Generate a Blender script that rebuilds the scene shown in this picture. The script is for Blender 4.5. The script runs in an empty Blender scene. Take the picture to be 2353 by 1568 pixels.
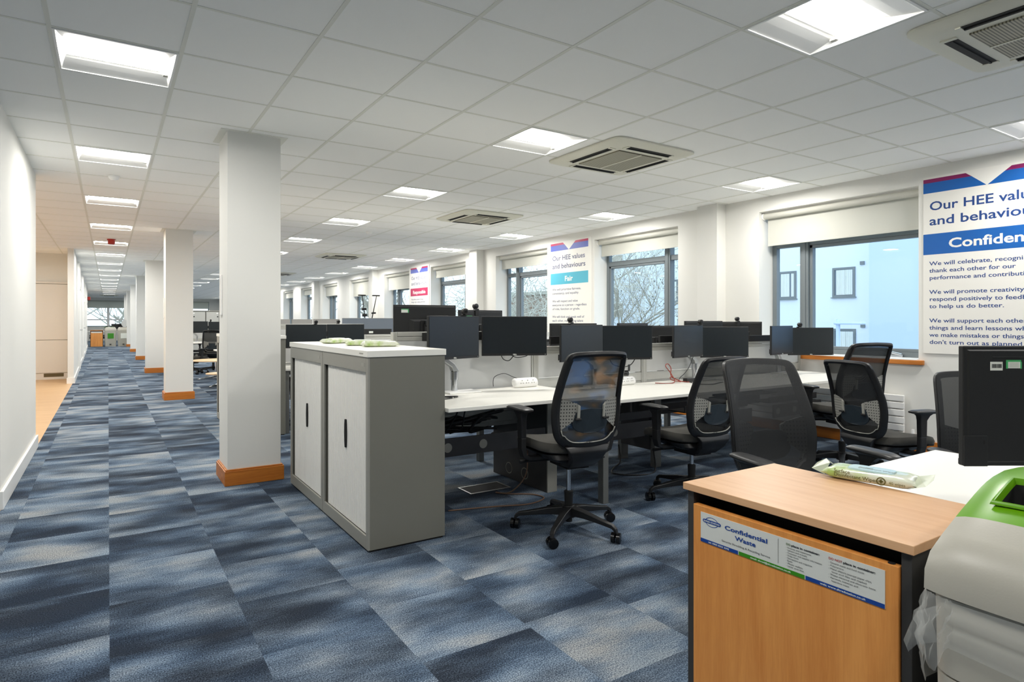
import bpy, bmesh, math, random
from mathutils import Vector, Matrix
R = math.radians
PI = math.pi
sc = bpy.context.scene
COL = sc.collection
random.seed(7)

# ------------------------------------------------------------------ camera, sky, exposure
W_PX, H_PX = 2353.0, 1568.0
F_PX, YAW, CX, VH, CAM_Z = 1396.0, 0.5514, 1107.0, 737.5, 1.285
cam_data = bpy.data.cameras.new('camera')
cam = bpy.data.objects.new('camera', cam_data)
COL.objects.link(cam)
cam.location = (0, 0, CAM_Z)
cam.rotation_euler = (PI / 2, 0, -YAW)
cam_data.sensor_fit = 'HORIZONTAL'
cam_data.sensor_width = 36.0
cam_data.lens = 36.0 * F_PX / W_PX
cam_data.shift_x = (W_PX / 2 - CX) / W_PX
cam_data.shift_y = (VH - H_PX / 2) / W_PX
cam_data.clip_start = 0.05
cam_data.clip_end = 500
sc.camera = cam
sc.view_settings.view_transform = 'Standard'
sc.view_settings.look = 'None'
sc.view_settings.exposure = 0.0
sc.view_settings.gamma = 1.0
sc.view_settings.use_curve_mapping = False
sc.cycles.diffuse_bounces = 8
sc.cycles.max_bounces = 14
world = bpy.data.worlds.new('overcast_sky')
sc.world = world
world.use_nodes = True
bgn = world.node_tree.nodes['Background']
bgn.inputs[0].default_value = (0.745, 0.872, 1.0, 1)
bgn.inputs[1].default_value = 2.45
LAMP_POWER = 87.0
CEIL = 2.768
XW = 6.72            # inner face of the window wall

# ------------------------------------------------------------------ materials
def lin(c):
    c = c / 255.0
    return c / 12.92 if c <= 0.04045 else ((c + 0.055) / 1.055) ** 2.4
def rgb(r, g, b): return (lin(r), lin(g), lin(b), 1.0)
def mat(name, col, rough=0.5, metal=0.0, spec=0.5, bump=None, coat=0.0, emis=None, estr=0.0, trans=0.0):
    m = bpy.data.materials.new(name)
    m.use_nodes = True
    nt = m.node_tree
    b = nt.nodes['Principled BSDF']
    b.inputs['Base Color'].default_value = col
    b.inputs['Roughness'].default_value = rough
    b.inputs['Metallic'].default_value = metal
    b.inputs['Specular IOR Level'].default_value = spec
    b.inputs['Coat Weight'].default_value = coat
    b.inputs['Transmission Weight'].default_value = trans
    if emis:
        b.inputs['Emission Color'].default_value = emis
        b.inputs['Emission Strength'].default_value = estr
    if bump:
        sc_, st, dist = bump
        tc = nt.nodes.new('ShaderNodeTexCoord')
        nz = nt.nodes.new('ShaderNodeTexNoise')
        nz.inputs['Scale'].default_value = sc_
        nz.inputs['Detail'].default_value = 4
        bp = nt.nodes.new('ShaderNodeBump')
        bp.inputs['Strength'].default_value = st
        bp.inputs['Distance'].default_value = dist
        nt.links.new(tc.outputs['Object'], nz.inputs['Vector'])
        nt.links.new(nz.outputs['Fac'], bp.inputs['Height'])
        nt.links.new(bp.outputs['Normal'], b.inputs['Normal'])
    return m
def bsdf(m): return m.node_tree.nodes['Principled BSDF']
def N(nt, t, **kw):
    n = nt.nodes.new(t)
    for k, v in kw.items(): setattr(n, k, v)
    return n
def math_node(nt, op, a, b=None):
    n = nt.nodes.new('ShaderNodeMath'); n.operation = op
    for i, v in enumerate((a, b)):
        if v is None: continue
        if isinstance(v, (int, float)): n.inputs[i].default_value = v
        else: nt.links.new(v, n.inputs[i])
    return n.outputs[0]
def ramp(nt, fac, stops):
    r = nt.nodes.new('ShaderNodeValToRGB')
    el = r.color_ramp.elements
    while len(el) < len(stops): el.new(0.5)
    for e, (p, c) in zip(el, stops): e.position = p; e.color = c
    nt.links.new(fac, r.inputs['Fac'])
    return r.outputs['Color']

M = {}
M['wall'] = mat('white_paint', rgb(230, 229, 224), 0.85, bump=(90, 0.05, 0.002))
M['cream'] = mat('cream_laminate', rgb(228, 224, 217), 0.55)
M['ceil'] = mat('mineral_ceiling_tile', rgb(251, 251, 248), 0.95, bump=(220, 0.15, 0.002))
M['grid'] = mat('painted_ceiling_grid', rgb(230, 230, 221), 0.6)
M['lampframe'] = mat('white_lamp_steel', rgb(243, 243, 240), 0.4)
M['lamp'] = mat('lit_lamp_diffuser', rgb(255, 255, 255), 0.5, emis=(1.0, 0.978, 0.93, 1), estr=LAMP_POWER)
M['acwhite'] = mat('off_white_plastic', rgb(226, 224, 208), 0.5)
M['acdark'] = mat('black_slot', rgb(22, 22, 20), 0.7)
M['black'] = mat('black_plastic', rgb(24, 24, 25), 0.42, bump=(300, 0.05, 0.001))
M['blackmatt'] = mat('matt_black', rgb(17, 17, 18), 0.7)
M['blackgloss'] = mat('gloss_black', rgb(13, 13, 14), 0.2)
M['monback'] = mat('black_monitor_shell', rgb(26, 27, 28), 0.5, bump=(500, 0.08, 0.001))
M['screen'] = mat('dark_display', (0.006, 0.010, 0.013, 1), 0.33, spec=0.55)
M['chrome'] = mat('polished_chrome', rgb(205, 208, 212), 0.15, 1.0)
M['silver'] = mat('satin_silver', rgb(178, 180, 180), 0.35, 0.85)
M['cabgrey'] = mat('grey_powder_coat', rgb(118, 117, 108), 0.5, bump=(400, 0.05, 0.0006))
M['cabframe'] = mat('pale_grey_powder_coat', rgb(150, 149, 141), 0.45)
M['greyplas'] = mat('light_grey_plastic', rgb(160, 159, 150), 0.5)
M['white'] = mat('white_laminate', rgb(240, 238, 230), 0.38)
M['whiteplas'] = mat('white_plastic', rgb(244, 243, 240), 0.3)
M['shutter'] = mat('white_shutter', rgb(241, 239, 233), 0.45)
M['scrpanel'] = mat('pale_steel_panel', rgb(205, 206, 205), 0.35, spec=0.4)
M['scrrail'] = mat('aluminium_rail', rgb(190, 190, 184), 0.4, 0.3)
M['graphite'] = mat('graphite_steel', rgb(58, 58, 60), 0.5)
M['legsteel'] = mat('desk_leg_steel', rgb(118, 119, 116), 0.4, 0.3)
M['seatfab'] = mat('charcoal_fabric', rgb(74, 72, 67), 0.95, bump=(600, 0.5, 0.002))
M['lumbar'] = mat('slate_plastic', rgb(36, 45, 52), 0.4)
M['green'] = mat('lime_plastic', rgb(98, 158, 8), 0.32)
M['greendark'] = mat('green_label', rgb(52, 138, 18), 0.5)
M['bin'] = mat('stone_grey_plastic', rgb(178, 175, 164), 0.4, bump=(260, 0.12, 0.001))
M['console'] = mat('graphite_board', rgb(52, 51, 50), 0.6)
M['alu'] = mat('grey_window_frame', rgb(120, 128, 132), 0.45, 0.2)
M['blind'] = mat('blind_cloth', rgb(220, 219, 210), 0.8)
M['cable'] = mat('black_cable', rgb(24, 24, 25), 0.5)
M['redcable'] = mat('red_cable', rgb(150, 62, 48), 0.5)
M['copper'] = mat('tan_cable', rgb(132, 104, 84), 0.5)
M['facade'] = mat('white_render', rgb(226, 236, 246), 0.9, bump=(3, 0.1, 0.01))
M['facade2'] = mat('blue_render', rgb(196, 214, 242), 0.9)
M['stripe'] = mat('tan_cladding', rgb(176, 172, 160), 0.9)
M['ground'] = mat('asphalt', rgb(120, 124, 122), 0.9)
M['brick'] = mat('brick', rgb(142, 120, 104), 0.9, bump=(40, 0.3, 0.01))
M['bark'] = mat('grey_bark', rgb(164, 160, 146), 0.9, bump=(30, 0.4, 0.01))
M['twig'] = mat('pale_twig', rgb(200, 200, 188), 0.9)
M['bud'] = mat('dark_bud', rgb(104, 106, 98), 0.9)
M['curtain'] = mat('net_curtain', rgb(226, 230, 226), 0.9)
M['darkglass'] = mat('dark_pane', rgb(110, 124, 138), 0.2)
M['posterboard'] = mat('poster_board', rgb(238, 236, 230), 0.5)
M['navy'] = mat('navy_ink', rgb(28, 66, 132), 0.5)
M['navyfade'] = mat('faded_navy_ink', rgb(86, 92, 124), 0.5)
M['blueink'] = mat('blue_ink', rgb(4, 92, 172), 0.45)
M['violetink'] = mat('violet_blue_ink', rgb(82, 98, 184), 0.45)
M['magenta'] = mat('magenta_ink', rgb(132, 8, 88), 0.45)
M['crimson'] = mat('crimson_ink', rgb(186, 36, 88), 0.45)
M['teal'] = mat('teal_ink', rgb(84, 178, 202), 0.45)
M['signblue'] = mat('sign_blue', rgb(8, 64, 148), 0.45)
M['signgreen'] = mat('sign_green', rgb(52, 140, 10), 0.45)
M['signboard'] = mat('sign_board', rgb(218, 221, 216), 0.4)
M['inkdark'] = mat('dark_ink', rgb(46, 48, 52), 0.5)
M['inkred'] = mat('red_ink', rgb(184, 52, 50), 0.5)
M['inkgreen'] = mat('green_ink', rgb(74, 104, 32), 0.5)
M['inkolive'] = mat('olive_ink', rgb(96, 92, 40), 0.5)
M['labelwhite'] = mat('label_paper', rgb(232, 236, 228), 0.5)
M['labelgreen'] = mat('label_green', rgb(70, 178, 106), 0.5)
M['red'] = mat('alarm_red', rgb(178, 44, 32), 0.4)
M['brass'] = mat('bronze_grille', rgb(96, 84, 52), 0.5)
M['copperpipe'] = mat('copper_pipe', rgb(170, 106, 72), 0.35, 0.8)
M['plant'] = mat('leaf_green', rgb(62, 96, 48), 0.6)
M['fanwhite'] = mat('pale_shell', rgb(216, 218, 216), 0.4)

def wood(name, c1, c2, axis, scale=1.0, rough=0.42):
    m = mat(name, c1, rough); nt = m.node_tree
    tc = N(nt, 'ShaderNodeTexCoord'); mp = N(nt, 'ShaderNodeMapping')
    s = [16.0 * scale] * 3; s[axis] = 1.1 * scale
    mp.inputs['Scale'].default_value = s
    nt.links.new(tc.outputs['Object'], mp.inputs['Vector'])
    n1 = N(nt, 'ShaderNodeTexNoise'); n1.inputs['Scale'].default_value = 1.6; n1.inputs['Detail'].default_value = 6
    n1.inputs['Distortion'].default_value = 0.6
    nt.links.new(mp.outputs[0], n1.inputs['Vector'])
    n2 = N(nt, 'ShaderNodeTexNoise'); n2.inputs['Scale'].default_value = 14; n2.inputs['Detail'].default_value = 2
    nt.links.new(mp.outputs[0], n2.inputs['Vector'])
    f = math_node(nt, 'ADD', math_node(nt, 'MULTIPLY', n1.outputs['Fac'], 0.75), math_node(nt, 'MULTIPLY', n2.outputs['Fac'], 0.25))
    nt.links.new(ramp(nt, f, [(0.33, c2), (0.66, c1)]), bsdf(m).inputs['Base Color'])
    return m
M['oak'] = wood('orange_oak', rgb(206, 128, 46), rgb(168, 90, 22), 1)
M['oakx'] = wood('orange_oak_across', rgb(206, 128, 46), rgb(168, 90, 22), 0)
M['beech'] = wood('beech_upright_grain', rgb(232, 160, 84), rgb(210, 134, 62), 2, 1.3)
M['beechtop_lit'] = wood('beech_lit_top', rgb(224, 180, 138), rgb(212, 164, 120), 1, 1.6, 0.38)  # same beech as the door, light on the top put into its colour
M['beechtable'] = wood('pale_beech', rgb(238, 210, 172), rgb(226, 194, 152), 0, 1.3)
M['laminate'] = wood('oak_laminate', rgb(212, 176, 132), rgb(192, 152, 106), 0, 0.8, 0.35)

# carpet tiles: 0.5 m tiles, columns staggered, smoky bands inside each tile
def carpet():
    m = mat('carpet_tiles', (0.1, 0.13, 0.18, 1), 0.97, spec=0.1); nt = m.node_tree
    tc = N(nt, 'ShaderNodeTexCoord'); sp = N(nt, 'ShaderNodeSeparateXYZ')
    nt.links.new(tc.outputs['Object'], sp.inputs[0])
    x = math_node(nt, 'DIVIDE', math_node(nt, 'SUBTRACT', sp.outputs['X'], 0.005), 0.5)
    colx = math_node(nt, 'FLOOR', x)
    wn = N(nt, 'ShaderNodeTexWhiteNoise', noise_dimensions='1D'); nt.links.new(colx, wn.inputs['W'])
    y = math_node(nt, 'ADD', math_node(nt, 'DIVIDE', sp.outputs['Y'], 0.5), wn.outputs['Value'])
    row = math_node(nt, 'FLOOR', y)
    fx = math_node(nt, 'FRACT', x); fy = math_node(nt, 'FRACT', y)
    cb = N(nt, 'ShaderNodeCombineXYZ'); nt.links.new(colx, cb.inputs[0]); nt.links.new(row, cb.inputs[1])
    w2 = N(nt, 'ShaderNodeTexWhiteNoise', noise_dimensions='2D'); nt.links.new(cb.outputs[0], w2.inputs['Vector'])
    s2 = N(nt, 'ShaderNodeSeparateColor'); nt.links.new(w2.outputs['Color'], s2.inputs[0])
    p = N(nt, 'ShaderNodeCombineXYZ')
    nt.links.new(math_node(nt, 'ADD', math_node(nt, 'MULTIPLY', fx, 0.80), math_node(nt, 'MULTIPLY', s2.outputs[0], 40)), p.inputs[0])
    nt.links.new(math_node(nt, 'ADD', math_node(nt, 'MULTIPLY', fy, 1.75), math_node(nt, 'MULTIPLY', s2.outputs[1], 40)), p.inputs[1])
    nt.links.new(math_node(nt, 'MULTIPLY', s2.outputs[2], 40), p.inputs[2])
    n1 = N(nt, 'ShaderNodeTexNoise'); n1.inputs['Scale'].default_value = 1.25; n1.inputs['Detail'].default_value = 5; n1.inputs['Roughness'].default_value = 0.45
    nt.links.new(p.outputs[0], n1.inputs['Vector'])
    p2 = N(nt, 'ShaderNodeMapping'); p2.inputs['Scale'].default_value = (9, 90, 1)
    nt.links.new(tc.outputs['Object'], p2.inputs['Vector'])
    n3 = N(nt, 'ShaderNodeTexNoise'); n3.inputs['Scale'].default_value = 1.0; n3.inputs['Detail'].default_value = 4
    nt.links.new(p2.outputs[0], n3.inputs['Vector'])
    n2 = N(nt, 'ShaderNodeTexNoise'); n2.inputs['Scale'].default_value = 190; n2.inputs['Detail'].default_value = 3
    nt.links.new(tc.outputs['Object'], n2.inputs['Vector'])
    tile = math_node(nt, 'MULTIPLY', math_node(nt, 'SUBTRACT', s2.outputs[0], 0.5), 0.20)
    f = math_node(nt, 'ADD', n1.outputs['Fac'], tile)
    f = math_node(nt, 'ADD', f, math_node(nt, 'MULTIPLY', math_node(nt, 'SUBTRACT', n3.outputs['Fac'], 0.5), 0.16))
    f = math_node(nt, 'ADD', f, math_node(nt, 'MULTIPLY', math_node(nt, 'SUBTRACT', n2.outputs['Fac'], 0.5), 0.30))
    base = ramp(nt, f, [(0.30, rgb(44, 53, 66)), (0.42, rgb(66, 79, 95)), (0.52, rgb(92, 107, 124)), (0.62, rgb(122, 136, 150)), (0.72, rgb(150, 158, 164))])
    tint = N(nt, 'ShaderNodeTexNoise'); tint.inputs['Scale'].default_value = 1.7
    mp2 = N(nt, 'ShaderNodeMapping'); mp2.inputs['Location'].default_value = (7, 3, 1)
    nt.links.new(p.outputs[0], mp2.inputs['Vector']); nt.links.new(mp2.outputs[0], tint.inputs['Vector'])
    mx = N(nt, 'ShaderNodeMix', data_type='RGBA', blend_type='MULTIPLY')
    nt.links.new(ramp(nt, tint.outputs['Fac'], [(0.38, (0.92, 0.98, 1.04, 1)), (0.64, (1.10, 1.0, 0.91, 1))]), mx.inputs[7])
    nt.links.new(base, mx.inputs[6]); mx.inputs[0].default_value = 0.8
    mx2 = N(nt, 'ShaderNodeMix', data_type='RGBA', blend_type='MULTIPLY'); mx2.inputs[0].default_value = 1.0
    nt.links.new(mx.outputs[2], mx2.inputs[6])
    nt.links.new(ramp(nt, n2.outputs['Fac'], [(0.36, (0.45, 0.46, 0.49, 1)), (0.64, (1.45, 1.43, 1.41, 1))]), mx2.inputs[7])
    nt.links.new(mx2.outputs[2], bsdf(m).inputs['Base Color'])
    bp = N(nt, 'ShaderNodeBump'); bp.inputs['Strength'].default_value = 0.5; bp.inputs['Distance'].default_value = 0.004
    nt.links.new(n2.outputs['Fac'], bp.inputs['Height']); nt.links.new(bp.outputs['Normal'], bsdf(m).inputs['Normal'])
    return m
M['carpet'] = carpet()

def see_through(name, col, opacity, rough=0.6, patches=None, weave=None):
    """a surface that is partly open: mesh cloth, film"""
    m = bpy.data.materials.new(name); m.use_nodes = True; nt = m.node_tree
    b = bsdf(m); b.inputs['Base Color'].default_value = col; b.inputs['Roughness'].default_value = rough
    t = N(nt, 'ShaderNodeBsdfTransparent'); mx = N(nt, 'ShaderNodeMixShader'); out = nt.nodes['Material Output']
    nt.links.new(t.outputs[0], mx.inputs[1]); nt.links.new(b.outputs[0], mx.inputs[2]); nt.links.new(mx.outputs[0], out.inputs[0])
    mx.inputs[0].default_value = opacity
    tc = N(nt, 'ShaderNodeTexCoord')
    if weave:
        sp = N(nt, 'ShaderNodeSeparateXYZ'); nt.links.new(tc.outputs['Object'], sp.inputs[0])
        a = math_node(nt, 'SINE', math_node(nt, 'MULTIPLY', sp.outputs['X'], weave))
        c = math_node(nt, 'SINE', math_node(nt, 'MULTIPLY', sp.outputs['Z'], weave * 1.6))
        h = math_node(nt, 'GREATER_THAN', math_node(nt, 'MULTIPLY', a, c), 0.30)
        op = math_node(nt, 'SUBTRACT', min(1.0, opacity + 0.1), math_node(nt, 'MULTIPLY', h, 0.36))
        nt.links.new(op, mx.inputs[0])
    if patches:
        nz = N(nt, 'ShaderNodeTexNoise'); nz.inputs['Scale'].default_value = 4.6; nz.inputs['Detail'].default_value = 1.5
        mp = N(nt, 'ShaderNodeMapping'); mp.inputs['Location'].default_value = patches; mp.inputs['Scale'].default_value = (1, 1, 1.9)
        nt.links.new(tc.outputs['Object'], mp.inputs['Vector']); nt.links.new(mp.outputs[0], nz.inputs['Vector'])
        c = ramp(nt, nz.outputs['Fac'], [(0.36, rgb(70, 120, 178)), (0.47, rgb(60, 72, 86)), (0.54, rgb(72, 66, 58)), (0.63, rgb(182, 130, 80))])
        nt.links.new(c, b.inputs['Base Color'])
    return m
M['mesh'] = see_through('black_chair_mesh', rgb(28, 30, 32), 0.95, 0.7, weave=1500)
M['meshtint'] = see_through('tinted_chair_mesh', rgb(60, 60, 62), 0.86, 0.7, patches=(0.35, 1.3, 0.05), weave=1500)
M['film'] = see_through('clear_polythene', rgb(226, 228, 224), 0.24, 0.2)
M['filmpack'] = see_through('wrapper_film', rgb(214, 222, 196), 0.72, 0.22)
def glass_mat():
    m = bpy.data.materials.new('window_glass'); m.use_nodes = True; nt = m.node_tree
    out = nt.nodes['Material Output']; nt.nodes.remove(bsdf(m))
    t = N(nt, 'ShaderNodeBsdfTransparent'); t.inputs[0].default_value = (0.93, 0.97, 0.98, 1)
    g = N(nt, 'ShaderNodeBsdfGlossy'); g.inputs['Roughness'].default_value = 0.0
    fr = N(nt, 'ShaderNodeFresnel'); fr.inputs[0].default_value = 1.45
    mx = N(nt, 'ShaderNodeMixShader')
    ge = N(nt, 'ShaderNodeNewGeometry')
    f = math_node(nt, 'MULTIPLY', fr.outputs[0], math_node(nt, 'SUBTRACT', 1.0, ge.outputs['Backfacing']))
    nt.links.new(f, mx.inputs[0]); nt.links.new(t.outputs[0], mx.inputs[1]); nt.links.new(g.outputs[0], mx.inputs[2])
    nt.links.new(mx.outputs[0], out.inputs[0])
    return m
M['glass'] = glass_mat()
def translucent_blind():
    m = M['blind']; nt = m.node_tree; out = nt.nodes['Material Output']
    t = N(nt, 'ShaderNodeBsdfTranslucent'); t.inputs[0].default_value = rgb(226, 226, 218)
    mx = N(nt, 'ShaderNodeMixShader'); mx.inputs[0].default_value = 0.28
    nt.links.new(bsdf(m).outputs[0], mx.inputs[1]); nt.links.new(t.outputs[0], mx.inputs[2]); nt.links.new(mx.outputs[0], out.inputs[0])
translucent_blind()
def perforated():
    m = mat('perforated_grey_plastic', rgb(150, 149, 142), 0.5); nt = m.node_tree
    tc = N(nt, 'ShaderNodeTexCoord'); sp = N(nt, 'ShaderNodeSeparateXYZ'); nt.links.new(tc.outputs['Object'], sp.inputs[0])
    def cell(o, s): return math_node(nt, 'ABSOLUTE', math_node(nt, 'SUBTRACT', math_node(nt, 'FRACT', math_node(nt, 'MULTIPLY', o, s)), 0.5))
    d = math_node(nt, 'ADD', math_node(nt, 'POWER', cell(sp.outputs['X'], 62), 2), math_node(nt, 'MULTIPLY', math_node(nt, 'POWER', cell(sp.outputs['Z'], 52), 2), 1.6))
    h = math_node(nt, 'LESS_THAN', d, 0.06)
    mx = N(nt, 'ShaderNodeMix', data_type='RGBA'); nt.links.new(h, mx.inputs[0])
    mx.inputs[6].default_value = rgb(150, 149, 142); mx.inputs[7].default_value = rgb(34, 34, 34)
    nt.links.new(mx.outputs[2], bsdf(m).inputs['Base Color'])
    return m
M['perf'] = perforated()
def stripes(name, c1, c2, axis, freq, duty=0.5, rough=0.5):
    m = mat(name, c1, rough); nt = m.node_tree
    tc = N(nt, 'ShaderNodeTexCoord'); sp = N(nt, 'ShaderNodeSeparateXYZ'); nt.links.new(tc.outputs['Object'], sp.inputs[0])
    h = math_node(nt, 'GREATER_THAN', math_node(nt, 'FRACT', math_node(nt, 'MULTIPLY', sp.outputs[axis], freq)), duty)
    mx = N(nt, 'ShaderNodeMix', data_type='RGBA'); nt.links.new(h, mx.inputs[0])
    mx.inputs[6].default_value = c1; mx.inputs[7].default_value = c2
    nt.links.new(mx.outputs[2], bsdf(m).inputs['Base Color'])
    return m
M['acgrille'] = stripes('intake_louvres', rgb(178, 173, 150), rgb(92, 87, 70), 1, 70, 0.55)
M['fabric'] = mat('blue_grey_screen_cloth', rgb(122, 130, 140), 0.95, bump=(400, 0.4, 0.002))
M['fabricpale'] = mat('warm_grey_screen_cloth', rgb(156, 154, 150), 0.95, bump=(400, 0.4, 0.002))
def wrapper():
    m = mat('wipes_wrapper', rgb(206, 220, 170), 0.25, coat=0.5); nt = m.node_tree
    tc = N(nt, 'ShaderNodeTexCoord'); nz = N(nt, 'ShaderNodeTexNoise'); nz.inputs['Scale'].default_value = 17; nz.inputs['Detail'].default_value = 3
    nt.links.new(tc.outputs['Object'], nz.inputs['Vector'])
    nt.links.new(ramp(nt, nz.outputs['Fac'], [(0.34, rgb(168, 198, 108)), (0.45, rgb(206, 218, 174)), (0.60, rgb(224, 228, 208))]), bsdf(m).inputs['Base Color'])
    bp = N(nt, 'ShaderNodeBump'); bp.inputs['Strength'].default_value = 0.5; bp.inputs['Distance'].default_value = 0.006
    nt.links.new(nz.outputs['Fac'], bp.inputs['Height']); nt.links.new(bp.outputs['Normal'], bsdf(m).inputs['Normal'])
    return m
M['wrapper'] = wrapper()

# ------------------------------------------------------------------ mesh helpers
def BM(): return bmesh.new()
def box(bm, x0, x1, y0, y1, z0, z1):
    v = [bm.verts.new(p) for p in ((x0, y0, z0), (x1, y0, z0), (x1, y1, z0), (x0, y1, z0), (x0, y0, z1), (x1, y0, z1), (x1, y1, z1), (x0, y1, z1))]
    for f in ((3, 2, 1, 0), (4, 5, 6, 7), (0, 1, 5, 4), (1, 2, 6, 5), (2, 3, 7, 6), (3, 0, 4, 7)): bm.faces.new([v[i] for i in f])
    return bm
def loft(bm, rings, close=True, cap=True):
    """rings: lists of points with equal counts; joined in order"""
    vs = [[bm.verts.new(p) for p in r] for r in rings]
    n = len(vs[0])
    for a, b in zip(vs[:-1], vs[1:]):
        for i in range(n if close else n - 1):
            j = (i + 1) % n
            bm.faces.new((a[i], a[j], b[j], b[i]))
    if cap and close:
        bm.faces.new(list(reversed(vs[0]))); bm.faces.new(vs[-1])
    return bm
def frame_of(d):
    d = Vector(d).normalized()
    u = d.cross(Vector((0, 0, 1)))
    if u.length < 1e-4: u = Vector((1, 0, 0))
    u.normalize()
    return u, u.cross(d).normalized()
def tube(bm, pts, r, n=8, cap=True):
    pts = [Vector(p) for p in pts]
    rr = r if isinstance(r, (list, tuple)) else [r] * len(pts)
    rings = []; pu = None
    for i, p in enumerate(pts):
        d = pts[min(i + 1, len(pts) - 1)] - pts[max(i - 1, 0)]
        if d.length < 1e-9: d = Vector((0, 0, 1))
        d.normalize()
        if pu is None: u, w = frame_of(d)
        else:
            u = pu - d * pu.dot(d)
            if u.length < 1e-5: u, w = frame_of(d)
            u.normalize(); w = u.cross(d)
        pu = u
        rings.append([p + (u * math.cos(2 * PI * k / n) + w * math.sin(2 * PI * k / n)) * rr[i] for k in range(n)])
    return loft(bm, rings, cap=cap)
def cyl(bm, p0, p1, r0, r1=None, n=20): return tube(bm, [p0, p1], [r0, r0 if r1 is None else r1], n)
def rect_ring(c, w, d, ax=(1, 0, 0), ay=(0, 1, 0)):
    c = Vector(c); ax = Vector(ax) * w / 2; ay = Vector(ay) * d / 2
    return [c - ax - ay, c + ax - ay, c + ax + ay, c - ax + ay]
def smooth_path(pts, k=6):
    P = [Vector(p) for p in pts]; out = []
    for i in range(len(P) - 1):
        a = P[max(i - 1, 0)]; b = P[i]; c = P[i + 1]; d = P[min(i + 2, len(P) - 1)]
        for j in range(k):
            t = j / k
            out.append(0.5 * ((2 * b) + (c - a) * t + (2 * a - 5 * b + 4 * c - d) * t * t + (3 * b - a - 3 * c + d) * t ** 3))
    out.append(P[-1]); return out
def sup_ring(a, b, z, n=4.0, seg=40, cx=0, cy=0, droop=None):
    out = []
    for i in range(seg):
        t = 2 * PI * i / seg; c, s = math.cos(t), math.sin(t)
        x = a * math.copysign(abs(c) ** (2 / n), c) + cx; y = b * math.copysign(abs(s) ** (2 / n), s) + cy
        out.append((x, y, z + (droop(x, y) if droop else 0)))
    return out
def obj(name, bm, m, parent=None, smooth=False, bevel=0.0, loc=None, auto=None):
    bmesh.ops.recalc_face_normals(bm, faces=bm.faces[:])
    me = bpy.data.meshes.new(name); bm.to_mesh(me); bm.free()
    ms = m if isinstance(m, (list, tuple)) else [m]
    for x in ms: me.materials.append(x)
    if smooth:
        for p in me.polygons: p.use_smooth = True
        if auto: me.set_sharp_from_angle(angle=R(auto))
    o = bpy.data.objects.new(name, me); COL.objects.link(o)
    if parent: o.parent = parent
    if loc is not None: o.location = loc
    if bevel:
        b = o.modifiers.new('bevel', 'BEVEL'); b.width = bevel; b.segments = 2; b.limit_method = 'ANGLE'; b.angle_limit = R(40)
    return o
def tag(o, label, cat, group=None):
    o['label'] = label; o['category'] = cat
    if group: o['group'] = group
    return o
def thing(name, label, cat, loc=(0, 0, 0), rz=0.0, group=None):
    o = bpy.data.objects.new(name, None); COL.objects.link(o)
    o.location = loc; o.rotation_euler = (0, 0, rz); o.empty_display_size = 0.1
    return tag(o, label, cat, group)
def struct(name, bm, m, label, cat='structure', **kw):
    o = obj(name, bm, m, **kw); o['kind'] = 'structure'; return tag(o, label, cat)
def dup(root, loc, rz, label, group=None):
    r = root.copy(); COL.objects.link(r); r.location = loc; r.rotation_euler = (0, 0, rz); r['label'] = label
    if group: r['group'] = group
    for ch in list(root.children):
        c = ch.copy(); COL.objects.link(c); c.parent = r
        for g in ch.children:
            d = g.copy(); COL.objects.link(d); d.parent = c
    return r
def B1(*a): return box(BM(), *a)

_tc = {}
def text_bm(body, size, bold=0.0, align='LEFT', space=1.0):
    key = (body, size, bold, align, space)
    if key not in _tc:
        cu = bpy.data.curves.new('t', 'FONT'); cu.body = body; cu.size = size; cu.offset = bold; cu.align_x = align
        cu.space_line = space; cu.resolution_u = 3
        o = bpy.data.objects.new('t', cu); COL.objects.link(o)
        dg = bpy.context.evaluated_depsgraph_get()
        me = bpy.data.meshes.new_from_object(o.evaluated_get(dg))
        bpy.data.objects.remove(o); bpy.data.curves.remove(cu)
        _tc[key] = me
    bm = BM(); bm.from_mesh(_tc[key]); return bm
def text(name, body, size, m, parent, org, xd, yd, bold=0.0, align='LEFT', width=None, space=1.0, auto_line=None):
    """flat lettering laid on a plane: org + x*xd + y*yd (in the parent's space)"""
    bm = text_bm(body, size, bold, align, space)
    xd = Vector(xd); yd = Vector(yd); org = Vector(org)
    if width and bm.verts:
        w = max(v.co.x for v in bm.verts) - min(v.co.x for v in bm.verts); k = width / w
    else: k = 1.0
    for v in bm.verts: v.co = org + xd * (v.co.x * k) + yd * v.co.y
    me = bpy.data.meshes.new(name); bm.to_mesh(me); bm.free(); me.materials.append(m)
    o = bpy.data.objects.new(name, me); COL.objects.link(o); o.parent = parent
    return o
ORD = ['first', 'second', 'third', 'fourth', 'fifth', 'sixth', 'seventh', 'eighth', 'ninth', 'tenth', 'eleventh', 'twelfth', 'thirteenth',
       'fourteenth', 'fifteenth', 'sixteenth', 'seventeenth', 'eighteenth', 'nineteenth', 'twentieth']

# ================================================================== THE SETTING
YEND = 46.0
struct('floor', B1(-0.62, XW + 0.1, -5.0, YEND + 0.1, -0.12, 0.0), M['carpet'], 'blue and grey smoky patterned carpet tile floor of the office', 'floor')
b = BM(); box(b, -3.4, -0.62, -5.0, 5.2, -0.12, 0.0)
struct('floor_left', b, M['carpet'], 'carpet continuing left of the corridor behind the near wall end', 'floor')
struct('floor_far', B1(-3.4, -0.62, 17.0, YEND + 0.1, -0.12, 0.0), M['carpet'], 'carpet at the left of the far corridor end', 'floor')
struct('floor_alcove', B1(-3.4, -0.62, 5.2, 17.0, -0.12, 0.0), M['laminate'], 'pale wood laminate floor of the alcove left of the corridor', 'floor')

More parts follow.
